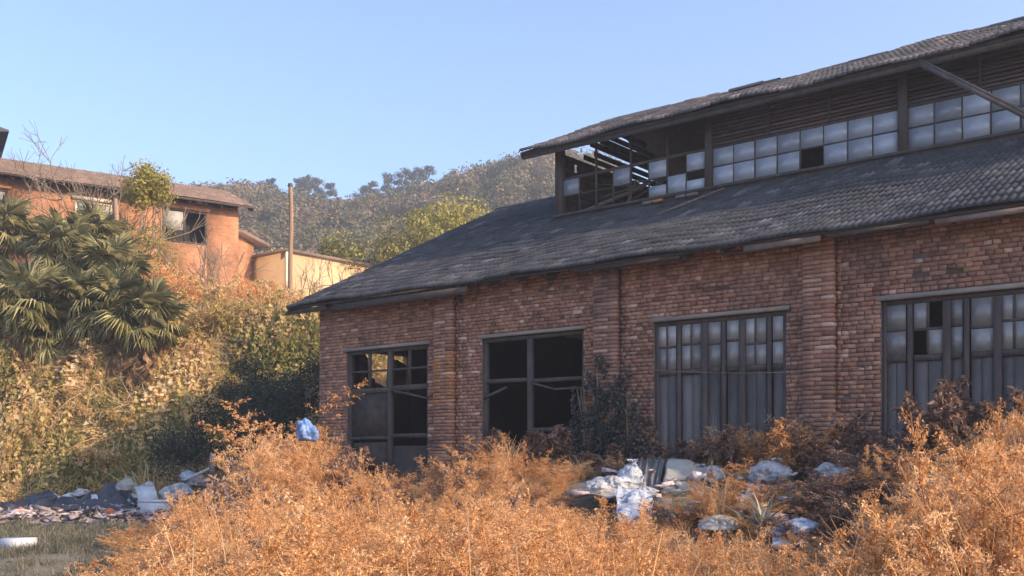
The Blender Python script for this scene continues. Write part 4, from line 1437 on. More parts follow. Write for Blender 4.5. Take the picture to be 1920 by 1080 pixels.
for r_ in range(14):
    for c in range(76):
        o_ = HP(HLEN - c * 0.23, -0.68, HZE + 0.045) + Yh * (r_ * 0.32) + Zh * (0.03 * math.sin(c * 0.13) * math.sin(r_ * 0.4 + 1) + rng.normal(0, 0.006))
        g.add(Vt @ np.stack([Xh, Yh, Zh]) + o_, Ft, tile_val())
g.obj('tiling', M['tile_brown'], hroof, kind='stuff')
for k in range(24):
    a0 = -0.5 + k * 0.72
    g = beam(HP(a0, -0.55, HZE - 0.10), HP(a0, -0.003, HZE - 0.10 + 0.5 * HT), 0.08, 0.12); g.obj('rafter', M['wood_dark'], hroof)
# lower wing to the right with its own little roof
g = Geo()
wl = np.array(at(447, 440, 50.5)); wr = np.array(at(476, 446, 51.8))
dv = norm(wr - wl); bk_ = np.array([-dv[1], dv[0], 0])
for z0, z1 in ((5.5, wl[2]),):
    P = [[*(wl[:2]), z0], [*(wr[:2]), z0], [*((wr + bk_ * 4)[:2]), z0], [*((wl + bk_ * 4)[:2]), z0]]
    g.box8(P + [[p[0], p[1], z1] for p in P])
g.obj('side_wing', M['house_wall'], house)
g = Geo()
P = [wl + bk_ * -0.4 + dv * -0.3, wr + bk_ * -0.4 + dv * 0.9 - np.array([0, 0, 0.45]), wr + bk_ * 4.3 + dv * 0.9 - np.array([0, 0, 0.45]), wl + bk_ * 4.3 + dv * -0.3]
P = [np.array(p) + np.array([0, 0, 0.02]) for p in P]
g.box8(P + [p + np.array([0, 0, 0.18]) for p in P]); g.obj('wing_roof', M['tile_brown'], house)

# perforated parapet below the house
pp0 = np.array(at(308, 575, 41.6)); pp1 = np.array(at(388, 578, 43.6))
par = thing('brick_parapet', tuple((pp0 + pp1) / 2 - np.array([0, 0, 0.5])), 'low parapet with a lattice of holes below the orange house wall', 'parapet')
dv = norm(pp1 - pp0); ln = float(np.linalg.norm(pp1 - pp0))
for z0, z1 in ((-0.9, 0.0), (0.62, 0.74)):
    g = beam(pp0 + np.array([0, 0, (z0 + z1) / 2]), pp1 + np.array([0, 0, (z0 + z1) / 2]), 0.18, z1 - z0); g.obj('coping' if z0 > 0 else 'base_wall', M['house_wall'], par)
for r_ in range(4):
    for c in range(8):
        a0 = pp0 + dv * (ln * (c + 0.25 + 0.5 * (r_ % 2)) / 8.6) + np.array([0, 0, 0.08 + r_ * 0.155])
        g = beam(a0, a0 + dv * 0.16, 0.12, 0.15, val=brick_val()); g.obj('brick', M['house_wall'], par)

# pale yellow plastered building behind the workshop
q0 = np.array(at(537, 472, 50.0)); q1 = np.array(at(760, 512, 56.0))
dv = norm((q1 - q0) * np.array([1, 1, 0])); bk_ = np.array([-dv[1], dv[0], 0]); ln = float(np.linalg.norm((q1 - q0)[:2]))
pb = thing('yellow_building', (q0[0], q0[1], 5.5), 'pale yellow plastered building rising behind the workshop roof', 'building')
g = Geo(); ztop = q0[2]
P = [np.array([*(q0 + bk_ * e + dv * l)[:2], 4.5]) for l, e in ((0, 0), (ln, 0), (ln, 6), (0, 6))]
g.box8(P + [np.array([p[0], p[1], ztop]) for p in P]); g.obj('wall', M['plaster'], pb)
g = Geo()
P = [np.array([*(q0 + bk_ * e + dv * l)[:2], ztop]) for l, e in ((-0.15, -0.15), (ln + 0.1, -0.15), (ln + 0.1, 6.1), (-0.15, 6.1))]
g.box8(P + [p + np.array([0, 0, 0.14]) for p in P]); g.obj('coping', M['tile_brown'], pb)
g = Geo(); c = q0 + dv * -0.1
P = [np.array([*(c + bk_ * e + dv * l)[:2], 4.5]) for l, e in ((0.0, -0.12), (0.35, -0.12), (0.35, -0.003), (0.0, -0.003))]
g.box8(P + [np.array([p[0], p[1], ztop - 0.01]) for p in P]); g.obj('corner_strip', M['cream'], pb)

# tip of another roof at the left edge
r0 = np.array(at(-60, 232, 52)); r1 = np.array(at(17, 247, 53))
hr = thing('grey_roofed_house', (r0[0] - 4, r0[1] + 2, 6), 'grey eave tip of a taller house peeping in at the left edge', 'house')
g = Geo()
P = [r1, r1 + np.array([-9, -1.5, 0]), r1 + np.array([-9, 6, 0]), r1 + np.array([-3.5, 6, 0])]
T_ = [r1 + np.array([-0.02, 0.02, 0.10]), r1 + np.array([-9, -1.4, 0.1]), r1 + np.array([-6, 3, 2.2]), r1 + np.array([-4.6, 3.2, 2.2])]
g.box8([P[1], P[0], P[3], P[2]] + [T_[1], T_[0], T_[3], T_[2]]); g.obj('roof', M['tile'], hr)
g = Geo()
P = [np.array([r1[0] - 8.5, r1[1] - 0.6, 5.5]), np.array([r1[0] - 2.2, r1[1] + 0.6, 5.5]), np.array([r1[0] - 4.6, r1[1] + 5.5, 5.5]), np.array([r1[0] - 8.5, r1[1] + 5.5, 5.5])]
g.box8(P + [np.array([p[0], p[1], r1[2]]) for p in P]); g.obj('wall', M['house_wall'], hr)

# poles
def pole(name, px, py0, Y, rad, label, cap=False):
    tp = np.array(at(px, py0, Y)); gz = float(height(tp[0], tp[1])) - 0.2
    n = 10
    pts = [np.array([tp[0] + 0.02 * math.sin(k), tp[1], gz + (tp[2] - gz) * k / n]) for k in range(n + 1)]
    V, Fc = prisms(pts[:-1], pts[1:], np.linspace(rad * 1.15, rad, n), np.linspace(rad * 1.13, rad * 0.95, n), 10)
    e = thing(name, (tp[0], tp[1], gz), label, 'pole')
    Geo().add(V, Fc).obj('shaft', M['pole'], e)
    V, Fc = prisms([pts[-1]], [pts[-1] + np.array([0, 0, 0.12])], rad * 1.2, rad * 1.0, 10)
    Geo().add(V, Fc).obj('cap', M['wood_dark'], e)
    return e


pole('utility_pole', 545, 350, 40.0, 0.085, 'tall brown timber utility pole standing before the hill')
pole('concrete_post', 217, 372, 40.5, 0.11, 'short pale square-topped post behind the palm crowns')

# ------------------------------------------------------------------ palms
def fan_leaf(rs, dead=False):
    g = Geo()
    pet = 0.62
    n = 4
    pts = [np.array([0, 0, 0.0])]
    for i in range(n):
        f = (i + 1) / n
        pts.append(np.array([0, pet * f, -0.10 * f * f]))
    V, Fc = prisms(pts[:-1], pts[1:], 0.014, 0.010, 4); g.add(V, Fc, 0.7)
    c = pts[-1]
    m = 30
    th = np.linspace(-2.5, 2.5, m) + rs.normal(0, 0.03, m)
    L_ = 0.62 * (1 - 0.18 * (np.abs(th) / 2.5)) * rs.uniform(0.9, 1.08, m)
    D = np.stack([np.sin(th), np.cos(th), -0.12 - 0.15 * rs.random(m)], 1)
    if dead:
        D = np.stack([np.sin(th) * 0.35, np.cos(th) * 0.35 + 0.3, -0.9 - 0.3 * rs.random(m)], 1)
    D = norm(D)
    S = norm(np.cross(D, np.array([0, 0.2, 1.0])))
    P = np.repeat(c[None], m, 0)
    mid = P + D * (L_ * 0.62)[:, None]; w = 0.021
    tip = P + D * L_[:, None]; tip[:, 2] -= L_ * rs.uniform(0.1, 0.55, m)
    V = np.stack([P - S * 0.008, P + S * 0.008, mid + S * w + [0, 0, 0.012], tip, mid - S * w], 1).reshape(-1, 3)
    Fc = np.arange(5 * m).reshape(m, 5)
    g.add(V, Fc, np.repeat(np.clip(rs.normal(0.52, 0.22, m), 0, 1), 5))
    return g


LEAF = [fan_leaf(np.random.default_rng(500 + k)).mesh('leaf', M['palm']) for k in range(4)]
DEAD = [fan_leaf(np.random.default_rng(510 + k), True).mesh('dead_leaf', M['palm_dead']) for k in range(3)]


def palm(px, py, Y, scale, label, seed, nleaf=34, ndead=26):
    rs = np.random.default_rng(seed)
    if py > 530:
        Y = 33.7 + (px % 7) * 0.08; scale *= 1.12
    c = np.array(at(px, py + 8, Y)); gz = float(height(c[0], c[1])) - 0.15; scale *= 0.95
    e = thing('fan_palm', (c[0], c[1], gz), label, 'palm tree', 'fan palms on the bank')
    n = 14
    zz = np.linspace(gz, c[2], n + 1)
    pts = [np.array([c[0] + 0.05 * math.sin(k * 0.7), c[1] + 0.04 * math.cos(k * 0.9), z]) for k, z in enumerate(zz)]
    rr = 0.13 * rs.uniform(0.85, 1.3, n + 1) * scale
    V, Fc = prisms(pts[:-1], pts[1:], rr[:-1], rr[1:] * 1.1, 9)
    g = Geo().add(V, Fc, rs.uniform(0.2, 0.7, len(V)))
    # shaggy fibre and leaf bases
    m = 160
    f = rs.uniform(0.15, 1.0, m); az = rs.uniform(0, 6.28, m)
    P = np.stack([c[0] + 0.13 * scale * np.cos(az), c[1] + 0.13 * scale * np.sin(az), gz + (c[2] - gz) * f], 1)
    D = np.stack([np.cos(az), np.sin(az), rs.uniform(-1.8, -0.2, m)], 1)
    V, Fc = diamonds(P, D, rs.normal(0, 1, (m, 3)), rs.uniform(0.15, 0.4, m), rs.uniform(0.015, 0.035, m)); g.add(V, Fc, np.repeat(rs.random(m), 4))
    g.obj('trunk', M['fibre'], e)
    for k in range(nleaf + ndead):
        dead = k >= nleaf
        f = (k + 0.5) / nleaf if not dead else 1.0
        el = R(82 - 125 * f) + rs.normal(0, 0.12) if not dead else R(rs.uniform(-75, -40))
        azm = k * 2.39996 + rs.normal(0, 0.2)
        s = scale * rs.uniform(0.85, 1.15)
        rot = Matrix.Rotation(azm, 4, 'Z') @ Matrix.Rotation(el, 4, 'X') @ Matrix.Rotation(rs.normal(0, 0.35), 4, 'Y')
        me = DEAD[int(rs.integers(0, 3))] if dead else LEAF[int(rs.integers(0, 4))]
        o = link('leaf' if not dead else 'dead_leaf', me, e)
        o.matrix_basis = Matrix.Translation(Vector(c) + Vector((0, 0, -rs.uniform(0.05, 2.0) if dead else rs.normal(0, 0.06)))) @ rot @ Matrix.Scale(s, 4)


PALMS = [(118, 455, 37.6, 1.25, 'tall fan palm with its crown below the house eave'), (205, 500, 36.8, 1.25, 'fan palm with the broad crown in front of the short post'),
         (50, 560, 36.0, 1.2, 'fan palm with the low crown nearest the left edge of the bank'), (150, 560, 35.6, 1.1, 'middle fan palm with dead fronds hanging over its trunk'),
         (268, 590, 36.0, 1.15, 'small fan palm farthest right on the bank'), (8, 420, 38.6, 1.2, 'fan palm cut by the left edge under the roof'),
         (90, 612, 35.2, 1.05, 'lowest fan palm on the bank below the tall one'), (225, 560, 37.6, 1.0, 'fan palm half hidden behind the small palm farthest right'), (175, 430, 38.8, 1.0, 'fan palm close behind the short post under the eave')]
for i, (px, py, Y, s, lb) in enumerate(PALMS):
    palm(px, py, Y, s, lb, 520 + i)

# ------------------------------------------------------------------ trees and shrubs in the middle distance
def gpt(px, Y, dz=-0.1):
    x = (px - 960) / F * Y
    return (x, Y, float(height(x, Y)) + dz)


def h_to(py, Y, base):
    return EYE + (HZ - py) / F * Y - base[2]


b0 = gpt(272, 42.4); tree('bamboo_like_tree', b0, h_to(303, 42.4, b0), 'bushy yellow-green tree covering part of the orange house roof', leafm=M['yellow_leaf'], per=80, rad=0.34, size=0.12, seed=21, spread=0.42, r=0.07, up=0.9, crown=(at(272, 352, 42.4), 0.95, 0.8))
b0 = gpt(848, 58.0); tree('yellow_tree', b0, h_to(385, 58.0, b0), 'rounded yellow-green tree showing above the workshop roof edge', leafm=M['yellow_leaf'], per=90, rad=0.6, size=0.2, seed=22, spread=0.8, r=0.14, crown=(at(845, 432, 58), 2.2, 1.6))
b0 = gpt(765, 57.0); tree('olive_tree', b0, h_to(425, 57.0, b0), 'low olive tree left of the yellow-green tree behind the workshop', leafm=M['bank_green'], per=120, rad=0.6, size=0.17, seed=23, spread=0.8, r=0.12)
b0 = gpt(655, 60.0); tree('brown_tree', b0, h_to(420, 60.0, b0), 'russet half-bare tree above the yellow building', leafm=M['hill_leaf'], per=16, rad=0.5, size=0.18, seed=24, spread=0.8, r=0.12)
b0 = gpt(500, 55.0); tree('brown_tree', b0, h_to(435, 55.0, b0), 'russet half-bare tree between the orange house and the utility pole', leafm=M['bank'], per=14, rad=0.45, size=0.16, seed=25, spread=0.8, r=0.1)
for i, (px, py, Y, sd, lb) in enumerate(((138, 252, 41.5, 31, 'leafless tree with pale branches across the house roof'), (205, 300, 41.0, 36, 'smaller leafless tree beside the short post'),
                                         (350, 430, 42.0, 33, 'bare shrub with upright stems before the house wall'), (418, 455, 42.5, 34, 'bare shrub at the right corner of the house wall'),
                                         (575, 490, 46.0, 35, 'bare sapling against the yellow wall left of centre'), (640, 478, 47.0, 37, 'bare sapling against the yellow wall beside the roof edge'))):
    b0 = gpt(px, Y); tree('bare_tree' if i < 2 else 'bare_shrub', b0, h_to(py, Y, b0), lb, 'tree' if i < 2 else 'shrub', seed=sd, spread=0.55, r=0.07 if i < 2 else 0.045, levels=4 if i < 2 else 3, up=0.9)


def shrub(name, px, py, Y, rad, leafm, label, seed, per=40, size=0.12, cat='shrub', spread=0.9):
    b0 = gpt(px, Y)
    return tree(name, b0, h_to(py, Y, b0), label, cat, leafm, per, rad, size, seed, spread, 3, 0.05)


shrub('dark_shrub', 470, 690, 30.5, 0.38, M['dark_leaf'], 'dark evergreen shrub shaded at the foot of the bank', 41, 190, 0.075)
shrub('dark_shrub', 560, 650, 29.0, 0.36, M['dark_leaf'], 'taller dark evergreen shrub against the workshop corner', 42, 190, 0.075)
shrub('dark_shrub', 500, 770, 27.5, 0.34, M['dark_leaf'], 'low dark shrub between the rubbish and the workshop corner', 43, 190, 0.075)
shrub('red_brown_shrub', 575, 600, 38.0, 0.35, M['weed_brown'], 'red-brown shrub between the pole foot and the workshop corner', 46, 80, 0.07)
shrub('olive_shrub', 350, 432, 43.0, 0.36, M['bank_green'], 'olive shrub growing before the window of the orange house', 47, 110, 0.08)

# climbing vine over the second pilaster
vine = thing('climbing_vine', tuple(W(7.95, -0.2, 0.6)), 'dark leafy vine smothering the brick pier beside the dark opening', 'vine')
rs = np.random.default_rng(61)
g = Geo(); seg = []
for k in range(26):
    t = rs.uniform(7.45, 8.75); p = W(t, -0.16, 0.9); d = rs.normal(0, 0.3)
    L_ = rs.uniform(1.4, 2.6) * (1 - 0.35 * abs(t - 7.95))
    for s in range(6):
        q = p + np.array([U[0], U[1], 0]) * rs.normal(d * 0.06, 0.05) + np.array([0, 0, L_ / 6]) - np.array([BK[0], BK[1], 0]) * rs.normal(0.0, 0.015)
        seg.append((p, q, 0.010, 0.009)); p = q
V, Fc = limbs(seg, 4); g.add(V, Fc); g.obj('stem', M['bark'], vine)
n = 8200
t = np.clip(rs.normal(8.0, 0.45, n), 7.35, 9.0); z = 0.9 + rs.beta(1.2, 1.6, n) * 2.6
keep = (z < 3.35 - 0.9 * np.abs(t - 7.95) + 0.35 * np.sin(t * 9) + rs.normal(0, 0.2, n)) & (np.sin(t * 11 + 2 * np.sin(z * 4)) * np.sin(z * 5 + t * 3) > -0.35)
t, z = t[keep], z[keep]; n = len(t)
bo = -0.15 - 0.22 * rs.beta(1.1, 2.6, n) * np.clip((3.4 - z) / 1.6, 0.3, 1)
P = np.stack([CX + U[0] * t + BK[0] * bo, CY + U[1] * t + BK[1] * bo, z], 1)
D = np.array([[-0.3, -0.4, -0.8]]) + rs.normal(0, 0.6, (n, 3)); N = np.array([[-0.63, -0.77, 0.4]]) + rs.normal(0, 0.45, (n, 3))
V, Fc = diamonds(P, D, N, rs.uniform(0.04, 0.10, n), rs.uniform(0.013, 0.032, n)); Geo().add(V, Fc, np.repeat(np.clip(rs.normal(0.35, 0.25, n), 0, 1), 4)).obj('foliage', M['ivy'], vine)


# individual weeds that stand out
def weed_plant(name, px, py, Y, mat, label, seed, nst=5, leaf=0.05, spread=0.12, dens=1.0, droop=0.5):
    x = (px - 960) / F * Y; gz = float(height(x, Y))
    h = EYE + (HZ - py) / F * Y - gz
    rs = np.random.default_rng(seed)
    gm = frond_weed(rs, h, nst, spread, leaf, dens, droop)
    e = thing(name, (x, Y, gz), label, 'weed')
    st = Geo(); lf = Geo()
    for V, Fc, a, in zip(gm.v, gm.f, gm.a):
        base = Fc.min()
        (st if len(V) % 6 == 0 and Fc.shape[0] * 2 == len(V) else lf).add(V + np.array([x, Y, gz]), Fc - base, a)
    if st.n:
        st.obj('stem', mat, e)
    if lf.n:
        lf.obj('foliage', mat, e)
    return e


weed_plant('tall_weed', 540, 655, 20.5, M['weed'], 'tallest feathery weed rising before the workshop corner', 71, 5, 0.07, 0.10, 1.2)
weed_plant('tall_weed', 585, 770, 20.0, M['weed'], 'reddish feathery weed just left of the first opening', 72, 6, 0.06, 0.15)
weed_plant('tall_weed', 690, 845, 19.0, M['weed_brown'], 'grey-brown weed in front of the first opening', 73, 6, 0.07, 0.16)
weed_plant('dead_weed', 955, 790, 17.6, M['weed_brown'], 'dead curled weed at the left foot of the dark opening', 74, 6, 0.08, 0.20)
weed_plant('dead_weed', 1030, 795, 17.4, M['weed_brown'], 'tallest dead weed in front of the dark opening', 75, 7, 0.09, 0.2)
weed_plant('dead_weed', 1085, 830, 17.0, M['weed_brown'], 'dead weed between the dark opening and the vine', 76, 6, 0.08, 0.2)
weed_plant('dead_weed', 1300, 800, 15.8, M['weed_brown'], 'brown weed leaning on the grey folding doors', 77, 6, 0.07, 0.2)
weed_plant('plume_weed', 1750, 690, 13.2, M['weed_brown'], 'pale curled weed in front of the right-hand doors', 78, 5, 0.08, 0.12)
weed_plant('plume_weed', 1805, 665, 13.0, M['weed_brown'], 'tallest drooping weed at the right edge doors', 79, 5, 0.09, 0.12)
weed_plant('plume_weed', 1575, 770, 14.0, M['weed_brown'], 'thin brown weed at the foot of the third brick pier', 80, 6, 0.06, 0.2)
weed_plant('plume_weed', 1480, 780, 14.6, M['weed'], 'orange curled weed at the right end of the grey folding doors', 81, 7, 0.06, 0.2)


def yucca(px, py, Y, label, seed, n=26, l=0.75):
    x = (px - 960) / F * Y; gz = EYE + (HZ - py) / F * Y - 0.15
    rs = np.random.default_rng(seed)
    g = grass_clump(rs, l, n, 0.05, 0.022, 0.75)
    e = thing('spiky_plant', (x, Y, gz), label, 'plant')
    st = Geo(); V, Fc = prisms([[x, Y, float(height(x, Y)) - 0.05]], [[x, Y, gz + 0.05]], 0.05, 0.04, 6); st.add(V, Fc); st.obj('stalk', M['bark'], e)
    o = g.mesh('foliage', M['yucca']); o.transform(Matrix.Translation((x, Y, gz))); link('foliage', o, e)


yucca(1425, 985, 12.2, 'grey-green spiky plant left of the blue-white sack', 91)
yucca(1560, 960, 12.8, 'spiky plant with long pale blades right of the blue-white sack', 92)


# ------------------------------------------------------------------ rubbish
def blob(name, c, rx, ry, rz, mat, label, cat, seed, rough=0.22, tie=False, group=None, rot=0.0):
    """a slumped sack: pillow-like body with creases, flattened underneath, and a tied neck"""
    nu, nv = 60, 18
    rj = random.Random(seed)
    p1, p2, p3 = rj.uniform(0, 6.28), rj.uniform(0, 6.28), rj.uniform(0, 6.28)
    k1, k2 = rj.choice((7, 8, 9)), rj.choice((13, 15, 17))
    lx, ly = rj.uniform(-0.35, 0.35) * rx, rj.uniform(-0.3, 0.1) * ry
    V = []
    for j in range(nv + 1):
        v = j / nv
        if v < 0.12:
            r_ = (v / 0.12) ** 0.6 * 0.92
        else:
            r_ = max(0.08, (1 - ((v - 0.12) / 0.88) ** 1.9) ** 0.62) * (0.92 + 0.12 * math.sin((v - 0.12) * 3.6))
        for i in range(nu):
            th = 2 * math.pi * i / nu
            d = Vector((math.cos(th) * r_, math.sin(th) * r_, v * 1.4))
            n1 = mnoise.noise(d * 1.5 + Vector((seed * 3.1, 0, 0))); n2 = mnoise.noise(d * 4.0 + Vector((0, seed * 1.7, 0)))
            pl = v * (0.10 * math.cos(k1 * th + p1 + 2.5 * n1) + 0.07 * math.cos(k2 * th + p2 + 3 * n2)) + 0.05 * math.cos(5 * v * 6.28 + 3 * n1 + p3) * math.sin(3 * th + p1)
            s = 1 + rough * (1.6 * n1 + 0.7 * n2) + pl
            x, y = math.cos(th) * r_ * rx * s + lx * v * v, math.sin(th) * r_ * ry * s + ly * v * v
            z = (v * 1.45 - 0.55) * rz * (1 + rough * 0.8 * n1) + 0.10 * rz * n2
            V.append((x * math.cos(rot) - y * math.sin(rot) + c[0], x * math.sin(rot) + y * math.cos(rot) + c[1], z + c[2]))
    Fc = [[j * nu + i, j * nu + (i + 1) % nu, (j + 1) * nu + (i + 1) % nu, (j + 1) * nu + i] for j in range(nv) for i in range(nu)]
    if not tie:
        return tag(Geo().add(V, Fc).obj(name, mat, smooth=True), label, cat, group)
    e = thing(name, (c[0], c[1], c[2] - 0.5 * rz), label, cat, group)
    Geo().add(V, Fc).obj('body', mat, e, smooth=True)
    rs = np.random.default_rng(seed)
    g = Geo(); top = np.array([c[0] + rx * 0.25, c[1], c[2] + rz * 0.85])
    for k in range(9):
        a = 2 * math.pi * k / 9
        P, Q = diamonds([top], [[math.cos(a) * 1.2, math.sin(a) * 1.2, 0.6]], [rs.normal(0, 1, 3)], [rz * 0.4], [rz * 0.16]); g.add(P, Q)
    g.obj('neck', mat, e)
    return e


def sheet(name, corners, mat, label, cat, seed, amp=0.05, th=0.01, n=(16, 12), parent=None):
    """crumpled sheet between four corners (3D)"""
    c = [np.array(q, float) for q in corners]
    V = []
    up = norm(np.cross(c[1] - c[0], c[3] - c[0]))
    for layer in (0, 1):
        for j in range(n[1] + 1):
            for i in range(n[0] + 1):
                u, v = i / n[0], j / n[1]
                p = (c[0] * (1 - u) + c[1] * u) * (1 - v) + (c[3] * (1 - u) + c[2] * u) * v
                q = Vector(p)
                d = mnoise.noise(q * 1.8 + Vector((seed, 0, 0))) + 0.5 * mnoise.noise(q * 5 + Vector((0, seed, 0)))
                e = mnoise.noise(q * 3 + Vector((0, 0, seed)))
                V.append(p + up * (d * amp - layer * th) + np.array([e, 0, e]) * amp * 0.5)
    m = (n[0] + 1) * (n[1] + 1); w = n[0] + 1
    Fc = []
    for j in range(n[1]):
        for i in range(n[0]):
            a = j * w + i
            Fc.append([a, a + 1, a + w + 1, a + w]); Fc.append([m + a, m + a + w, m + a + w + 1, m + a + 1])
    ring = [i for i in range(w)] + [j * w + w - 1 for j in range(1, n[1] + 1)] + [n[1] * w + i for i in range(n[0] - 1, -1, -1)] + [j * w for j in range(n[1] - 1, 0, -1)]
    for k in range(len(ring)):
        a, b_ = ring[k], ring[(k + 1) % len(ring)]
        Fc.append([a, m + a, m + b_, b_])
    o = Geo().add(V, Fc).obj(name, mat, parent, smooth=True)
    return tag(o, label, cat) if label else o


def panel(name, px0, py0, px1, py1, Y0, Y1, mat, label, cat, th=0.05, skew=0, ribs=0, ribmat=None, frame=False):
    """a flat board leaning: bottom edge at depth Y0, top edge at depth Y1"""
    bl, br = np.array(at(px0 - skew, py1, Y0)), np.array(at(px1 - skew, py1, Y0))
    tl, tr = np.array(at(px0, py0, Y1)), np.array(at(px1, py0, Y1))
    nrm = norm(np.cross(br - bl, tl - bl)) * th
    e = thing(name, tuple((bl + br) / 2), label, cat)
    Geo().box8([bl, br, br - nrm, bl - nrm, tl, tr, tr - nrm, tl - nrm]).obj('board', mat, e)
    for k in range(ribs):
        f = (k + 0.5) / ribs
        p0 = bl + (br - bl) * f + nrm * 0.35; p1 = tl + (tr - tl) * f + nrm * 0.35
        beam(p0, p1, 0.035, 0.03, nrm, 0.3 + 0.4 * (k % 2)).obj('rib', ribmat or mat, e)
    if frame:
        for p0, p1 in ((bl, tl), (br, tr), (bl, br), (tl, tr)):
            beam(p0 + nrm * 0.4, p1 + nrm * 0.4, 0.05, 0.04, nrm, 0.6).obj('batten', ribmat or mat, e)
    return e


# right-hand heap
panel('slatted_door', 1196, 862, 1246, 926, 14.9, 15.6, M['grey_board'], 'grey slatted door leaning back on the rubbish heap', 'door', 0.05, 12, 4, M['door'])
mt = thing('mattress', tuple(at(1290, 925, 14.9)), 'stained grey-white mattress slumped beside the slatted door', 'mattress')
sheet('cover', [at(1240, 926, 14.7), at(1338, 932, 14.6), at(1322, 872, 15.4), at(1252, 864, 15.5)], M['mattress'], None, None, 3, 0.10, 0.14, parent=mt)
sheet('rolled_edge', [at(1255, 872, 15.42), at(1325, 884, 15.28), at(1322, 868, 15.45), at(1256, 860, 15.55)], M['foam'], None, None, 9, 0.07, 0.08, parent=mt)
SK = [(1118, 916, 14.6, 0.24, 0.2, 0.13, 'sack', 'flattened white sack at the left end of the rubbish heap', 1), (1150, 908, 14.8, 0.22, 0.2, 0.15, 'sack', 'white sack between the leftmost sack and the printed one', 2),
      (1180, 893, 15.0, 0.17, 0.2, 0.24, 'sack_blue', 'upright blue printed sack left of the slatted door', 3), (1186, 950, 14.0, 0.23, 0.2, 0.27, 'sack_blue', 'blue and white sack hanging over the front of the heap', 4),
      (1216, 926, 14.2, 0.2, 0.17, 0.12, 'sack', 'small white bag in front of the slatted door', 5), (1336, 893, 14.9, 0.15, 0.2, 0.19, 'sack', 'pale sack at the right end of the mattress', 6),
      (1446, 890, 14.2, 0.32, 0.3, 0.22, 'sack', 'big warm white sack in the weeds below the folding doors', 7), (1565, 888, 13.6, 0.26, 0.25, 0.16, 'sack', 'whitish sack half buried below the third brick pier', 8),
      (1500, 1000, 11.9, 0.34, 0.26, 0.20, 'sack_blue', 'blue and white mottled sack lowest on the right of the heap', 9), (1348, 985, 12.6, 0.26, 0.24, 0.15, 'mattress', 'dull grey sack sunk in the weeds below the mattress', 10)]
for (px, py, Y, rx, ry, rz, mt_, lb, sd) in SK:
    blob('sack', at(px, py, Y), rx, ry, rz, M[mt_], lb, 'sack', sd, tie=(sd in (3, 7)), rot=sd * 0.7)
for k, (cs, mt_, lb) in enumerate((
        ([at(1092, 925, 14.3), at(1215, 932, 14.2), at(1210, 900, 15.0), at(1100, 896, 15.0)], 'sack', 'crumpled white sheet spread under the leftmost sacks'),
        ([at(1160, 985, 13.3), at(1222, 985, 13.3), at(1225, 918, 14.2), at(1155, 915, 14.2)], 'sack_blue', 'blue printed sheet hanging down the front of the heap'),
        ([at(1395, 935, 13.6), at(1500, 940, 13.6), at(1490, 880, 14.6), at(1405, 878, 14.7)], 'sack', 'torn white sheet around the big warm white sack'),
        ([at(1530, 925, 13.2), at(1612, 925, 13.2), at(1600, 880, 14.0), at(1540, 882, 14.0)], 'sack', 'ragged pale sheet below the third brick pier'),
        ([at(1440, 1030, 11.4), at(1570, 1025, 11.4), at(1560, 968, 12.4), at(1450, 975, 12.3)], 'sack_blue', 'mottled blue sheet beneath the lowest sack'))):
    sheet('plastic_sheet', cs, M[mt_], lb, 'sheet', 40 + k, 0.13, 0.012, (30, 18))
bx_ = thing('dark_box', tuple(at(1236, 985, 14.0)), 'dark grey broken box under the slatted door', 'box')
p0 = np.array(at(1212, 988, 14.0)); w = np.array([0.34, -0.05, 0]); d = np.array([0.05, 0.4, 0]); u_ = np.array([0, 0, 0.40])
g = Geo()
for o_, a_, b_ in ((p0, w, d * 0.04), (p0 + d * 0.96, w, d * 0.04), (p0 + d * 0.05, w * 0.05, d * 0.9), (p0 + w * 0.95 + d * 0.05, w * 0.05, d * 0.9)):
    P = [o_, o_ + a_, o_ + a_ + b_, o_ + b_]; Geo().box8(P + [q + u_ for q in P]).obj('side', M['door'], bx_)
# left-hand heap at the foot of the bank
def gz_at(px, Y):
    return float(height((px - 960) / F * Y, Y))


lp = []
def lay(px, py):           # depth at which the ground shows at this pixel
    Y = 20.0
    for _ in range(12):
        z = gz_at(px, Y)
        Y = (EYE - z) * F / max(py - HZ, 20)
    return Y


Yd = 27.0
sheet('black_tarp', [at(-20, 985, 24.0), at(262, 972, 25.0), at(250, 925, 28.2), at(-10, 945, 28.5)], M['black_tarp'], 'long crumpled black tarp at the foot of the bank', 'tarp', 11, 0.42, 0.02, (34, 16))
sheet('white_sheeting', [at(110, 942, 27.6), at(262, 945, 27.2), at(255, 925, 28.6), at(95, 930, 28.8)], M['foam'], 'torn white sheeting along the back of the black tarp', 'sheeting', 12, 0.16, 0.02, (26, 8))
sheet('white_sheeting', [at(62, 1000, 23.0), at(170, 998, 23.2), at(165, 975, 24.8), at(85, 972, 25.0)], M['sack'], 'scrap of white sheeting beside the orange bag', 'sheeting', 13, 0.10, 0.02, (20, 8))


def crate(name, px0, py0, px1, py1, Y, dep, mat, label, cat, rotz=0.0, lid=True):
    a = np.array(at(px0, py1, Y)); b_ = np.array(at(px1, py1, Y)); h = np.array(at(px0, py0, Y))[2] - a[2]
    d = np.array([math.sin(rotz) * dep, math.cos(rotz) * dep, 0]); w = b_ - a
    e = thing(name, tuple((a + b_) / 2), label, cat)
    P = [a, b_, b_ + d, a + d]
    hb = h * (0.86 if lid else 1.0)
    Geo().box8(P + [q + np.array([0, 0, hb]) for q in P]).obj('body', mat, e)
    if lid:
        Pl = [a - w * 0.006, b_ + w * 0.006 - d * 0.01, b_ + w * 0.05 + d * 1.0, a - w * 0.03 + d * 1.0]
        Geo().box8([q + np.array([0, 0, hb + 0.004]) for q in Pl] + [q + np.array([0, 0, h]) for q in Pl]).obj('lid', mat, e)
    return e


